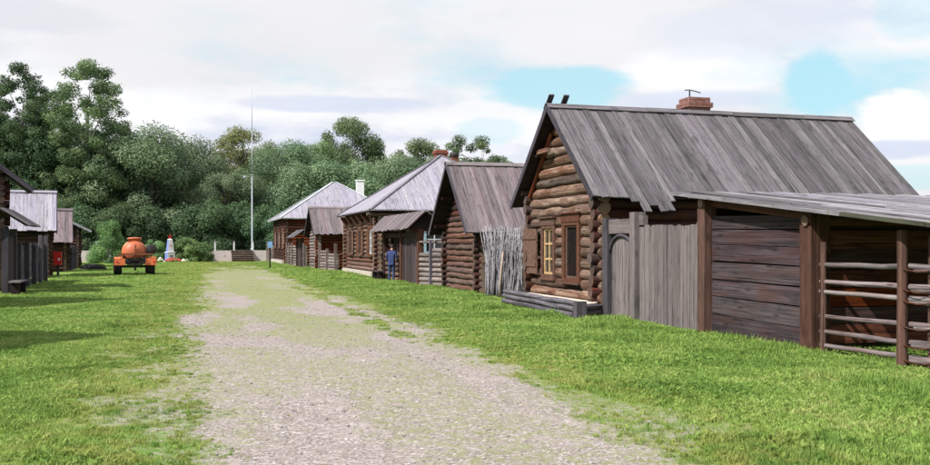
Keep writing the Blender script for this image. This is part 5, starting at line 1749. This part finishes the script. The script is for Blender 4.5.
def scatter(n, y0, y1, margin=2.0):
    """random ground points in the seen wedge of ground"""
    Y = np.sqrt(RNG.uniform(y0 * y0, y1 * y1, n * 3))
    lo = np.tan(TH - math.radians(29.5)); hi = np.tan(TH + math.radians(29.5))
    X = Y * (lo + (hi - lo) * RNG.random(n * 3)) + RNG.uniform(-margin, margin, n * 3)
    k = (X > -9) & (X < 12.5)
    return X[k][:n], Y[k][:n]
clumps = [blade_clump(i, 36, .13, .060, .0045, .95) for i in range(4)] + [blade_clump(20 + i, 26, .12, .105, .005, .9) for i in range(3)] + [blade_clump(40 + i, 11, .08, .095, .016, 1.0, True) for i in range(2)]
GX, GY = [], []
for n, a, b in ((30000, 4.5, 12), (46000, 12, 24), (42000, 24, 44), (30000, 44, 98)):
    x_, y_ = scatter(n, a, b)
    GX.append(x_); GY.append(y_)
GX = np.concatenate(GX); GY = np.concatenate(GY)
rm = road_mask(GX, GY)
gm = green_mask(GX, GY)
hole = RNG.random(len(GX))
keep = hole > np.clip(np.power(rm, .7) * 1.25 - .04 - .34 * gm * sstep(GY, 8, 34), 0, .985)
# nothing grows inside the buildings or under the bank
keep &= ~((GX > 9.75) & (GY > 13.2)) & ~((GX > 8.75) & (GY > 20.4) & (GY < 26.4)) & ~((GX < -6.6) & (GY > 15))
GX, GY, rm = GX[keep], GY[keep], rm[keep]
n = len(GX)
edge = sstep(GX, 6.2, 8.2) * .22 + sstep(GX, 3.8, 6.5) * .12
tuft = fbm(GX * .9, GY * .9, 51, 3)
size = (.62 + .55 * tuft + .55 * edge * tuft * 1.6) * (1 - .72 * np.clip(rm * 1.3, 0, 1))
wide_ = size * np.interp(GY, [5, 14, 30, 70, 100], [.85, 1.05, 1.6, 2.6, 3.4])
r_ = RNG.random(n)
idx = np.where(r_ < .50 - .25 * edge, RNG.integers(0, 4, n), np.where(r_ < .80 - .25 * sstep(fbm(GX * .5, GY * .5, 61, 3), .45, .62), np.where(edge + tuft * .8 > .75, RNG.integers(4, 7, n), RNG.integers(0, 4, n)), RNG.integers(7, 9, n)))
pts = np.stack([GX, GY, ground_z(GX, GY) - .004], 1)
rot = np.stack([RNG.normal(0, .06, n), RNG.normal(0, .06, n), RNG.uniform(0, 6.28, n)], 1)
patch = .75 + .6 * fbm(GX * .6, GY * .6, 71, 3)
scl = np.stack([wide_, wide_, size * patch * RNG.uniform(.75, 1.25, n)], 1)
instancer('grass', 'short green lawn grass on both sides of the gravel road', 'grass', pts, rot, scl, idx, clumps)

X_, Y_ = scatter(60000, 5, 26, .5)
rm = road_mask(X_, Y_)
k = (RNG.random(len(X_)) < rm * .9) & (rm > .3)
X_, Y_ = X_[k], Y_[k]
n = len(X_)
s_ = .004 + .008 * RNG.random(n) ** 2 + .020 * (RNG.random(n) > .978)
pts = np.stack([X_, Y_, ground_z(X_, Y_) + .006], 1)
rot = np.stack([RNG.normal(0, .2, n), RNG.normal(0, .2, n), RNG.uniform(0, 6.28, n)], 1)
instancer('gravel', 'loose grey and pinkish gravel stones scattered on the road', 'gravel', pts, rot, np.stack([s_, s_, s_], 1), RNG.integers(0, 4, n), [pebble_mesh(i) for i in range(4)])
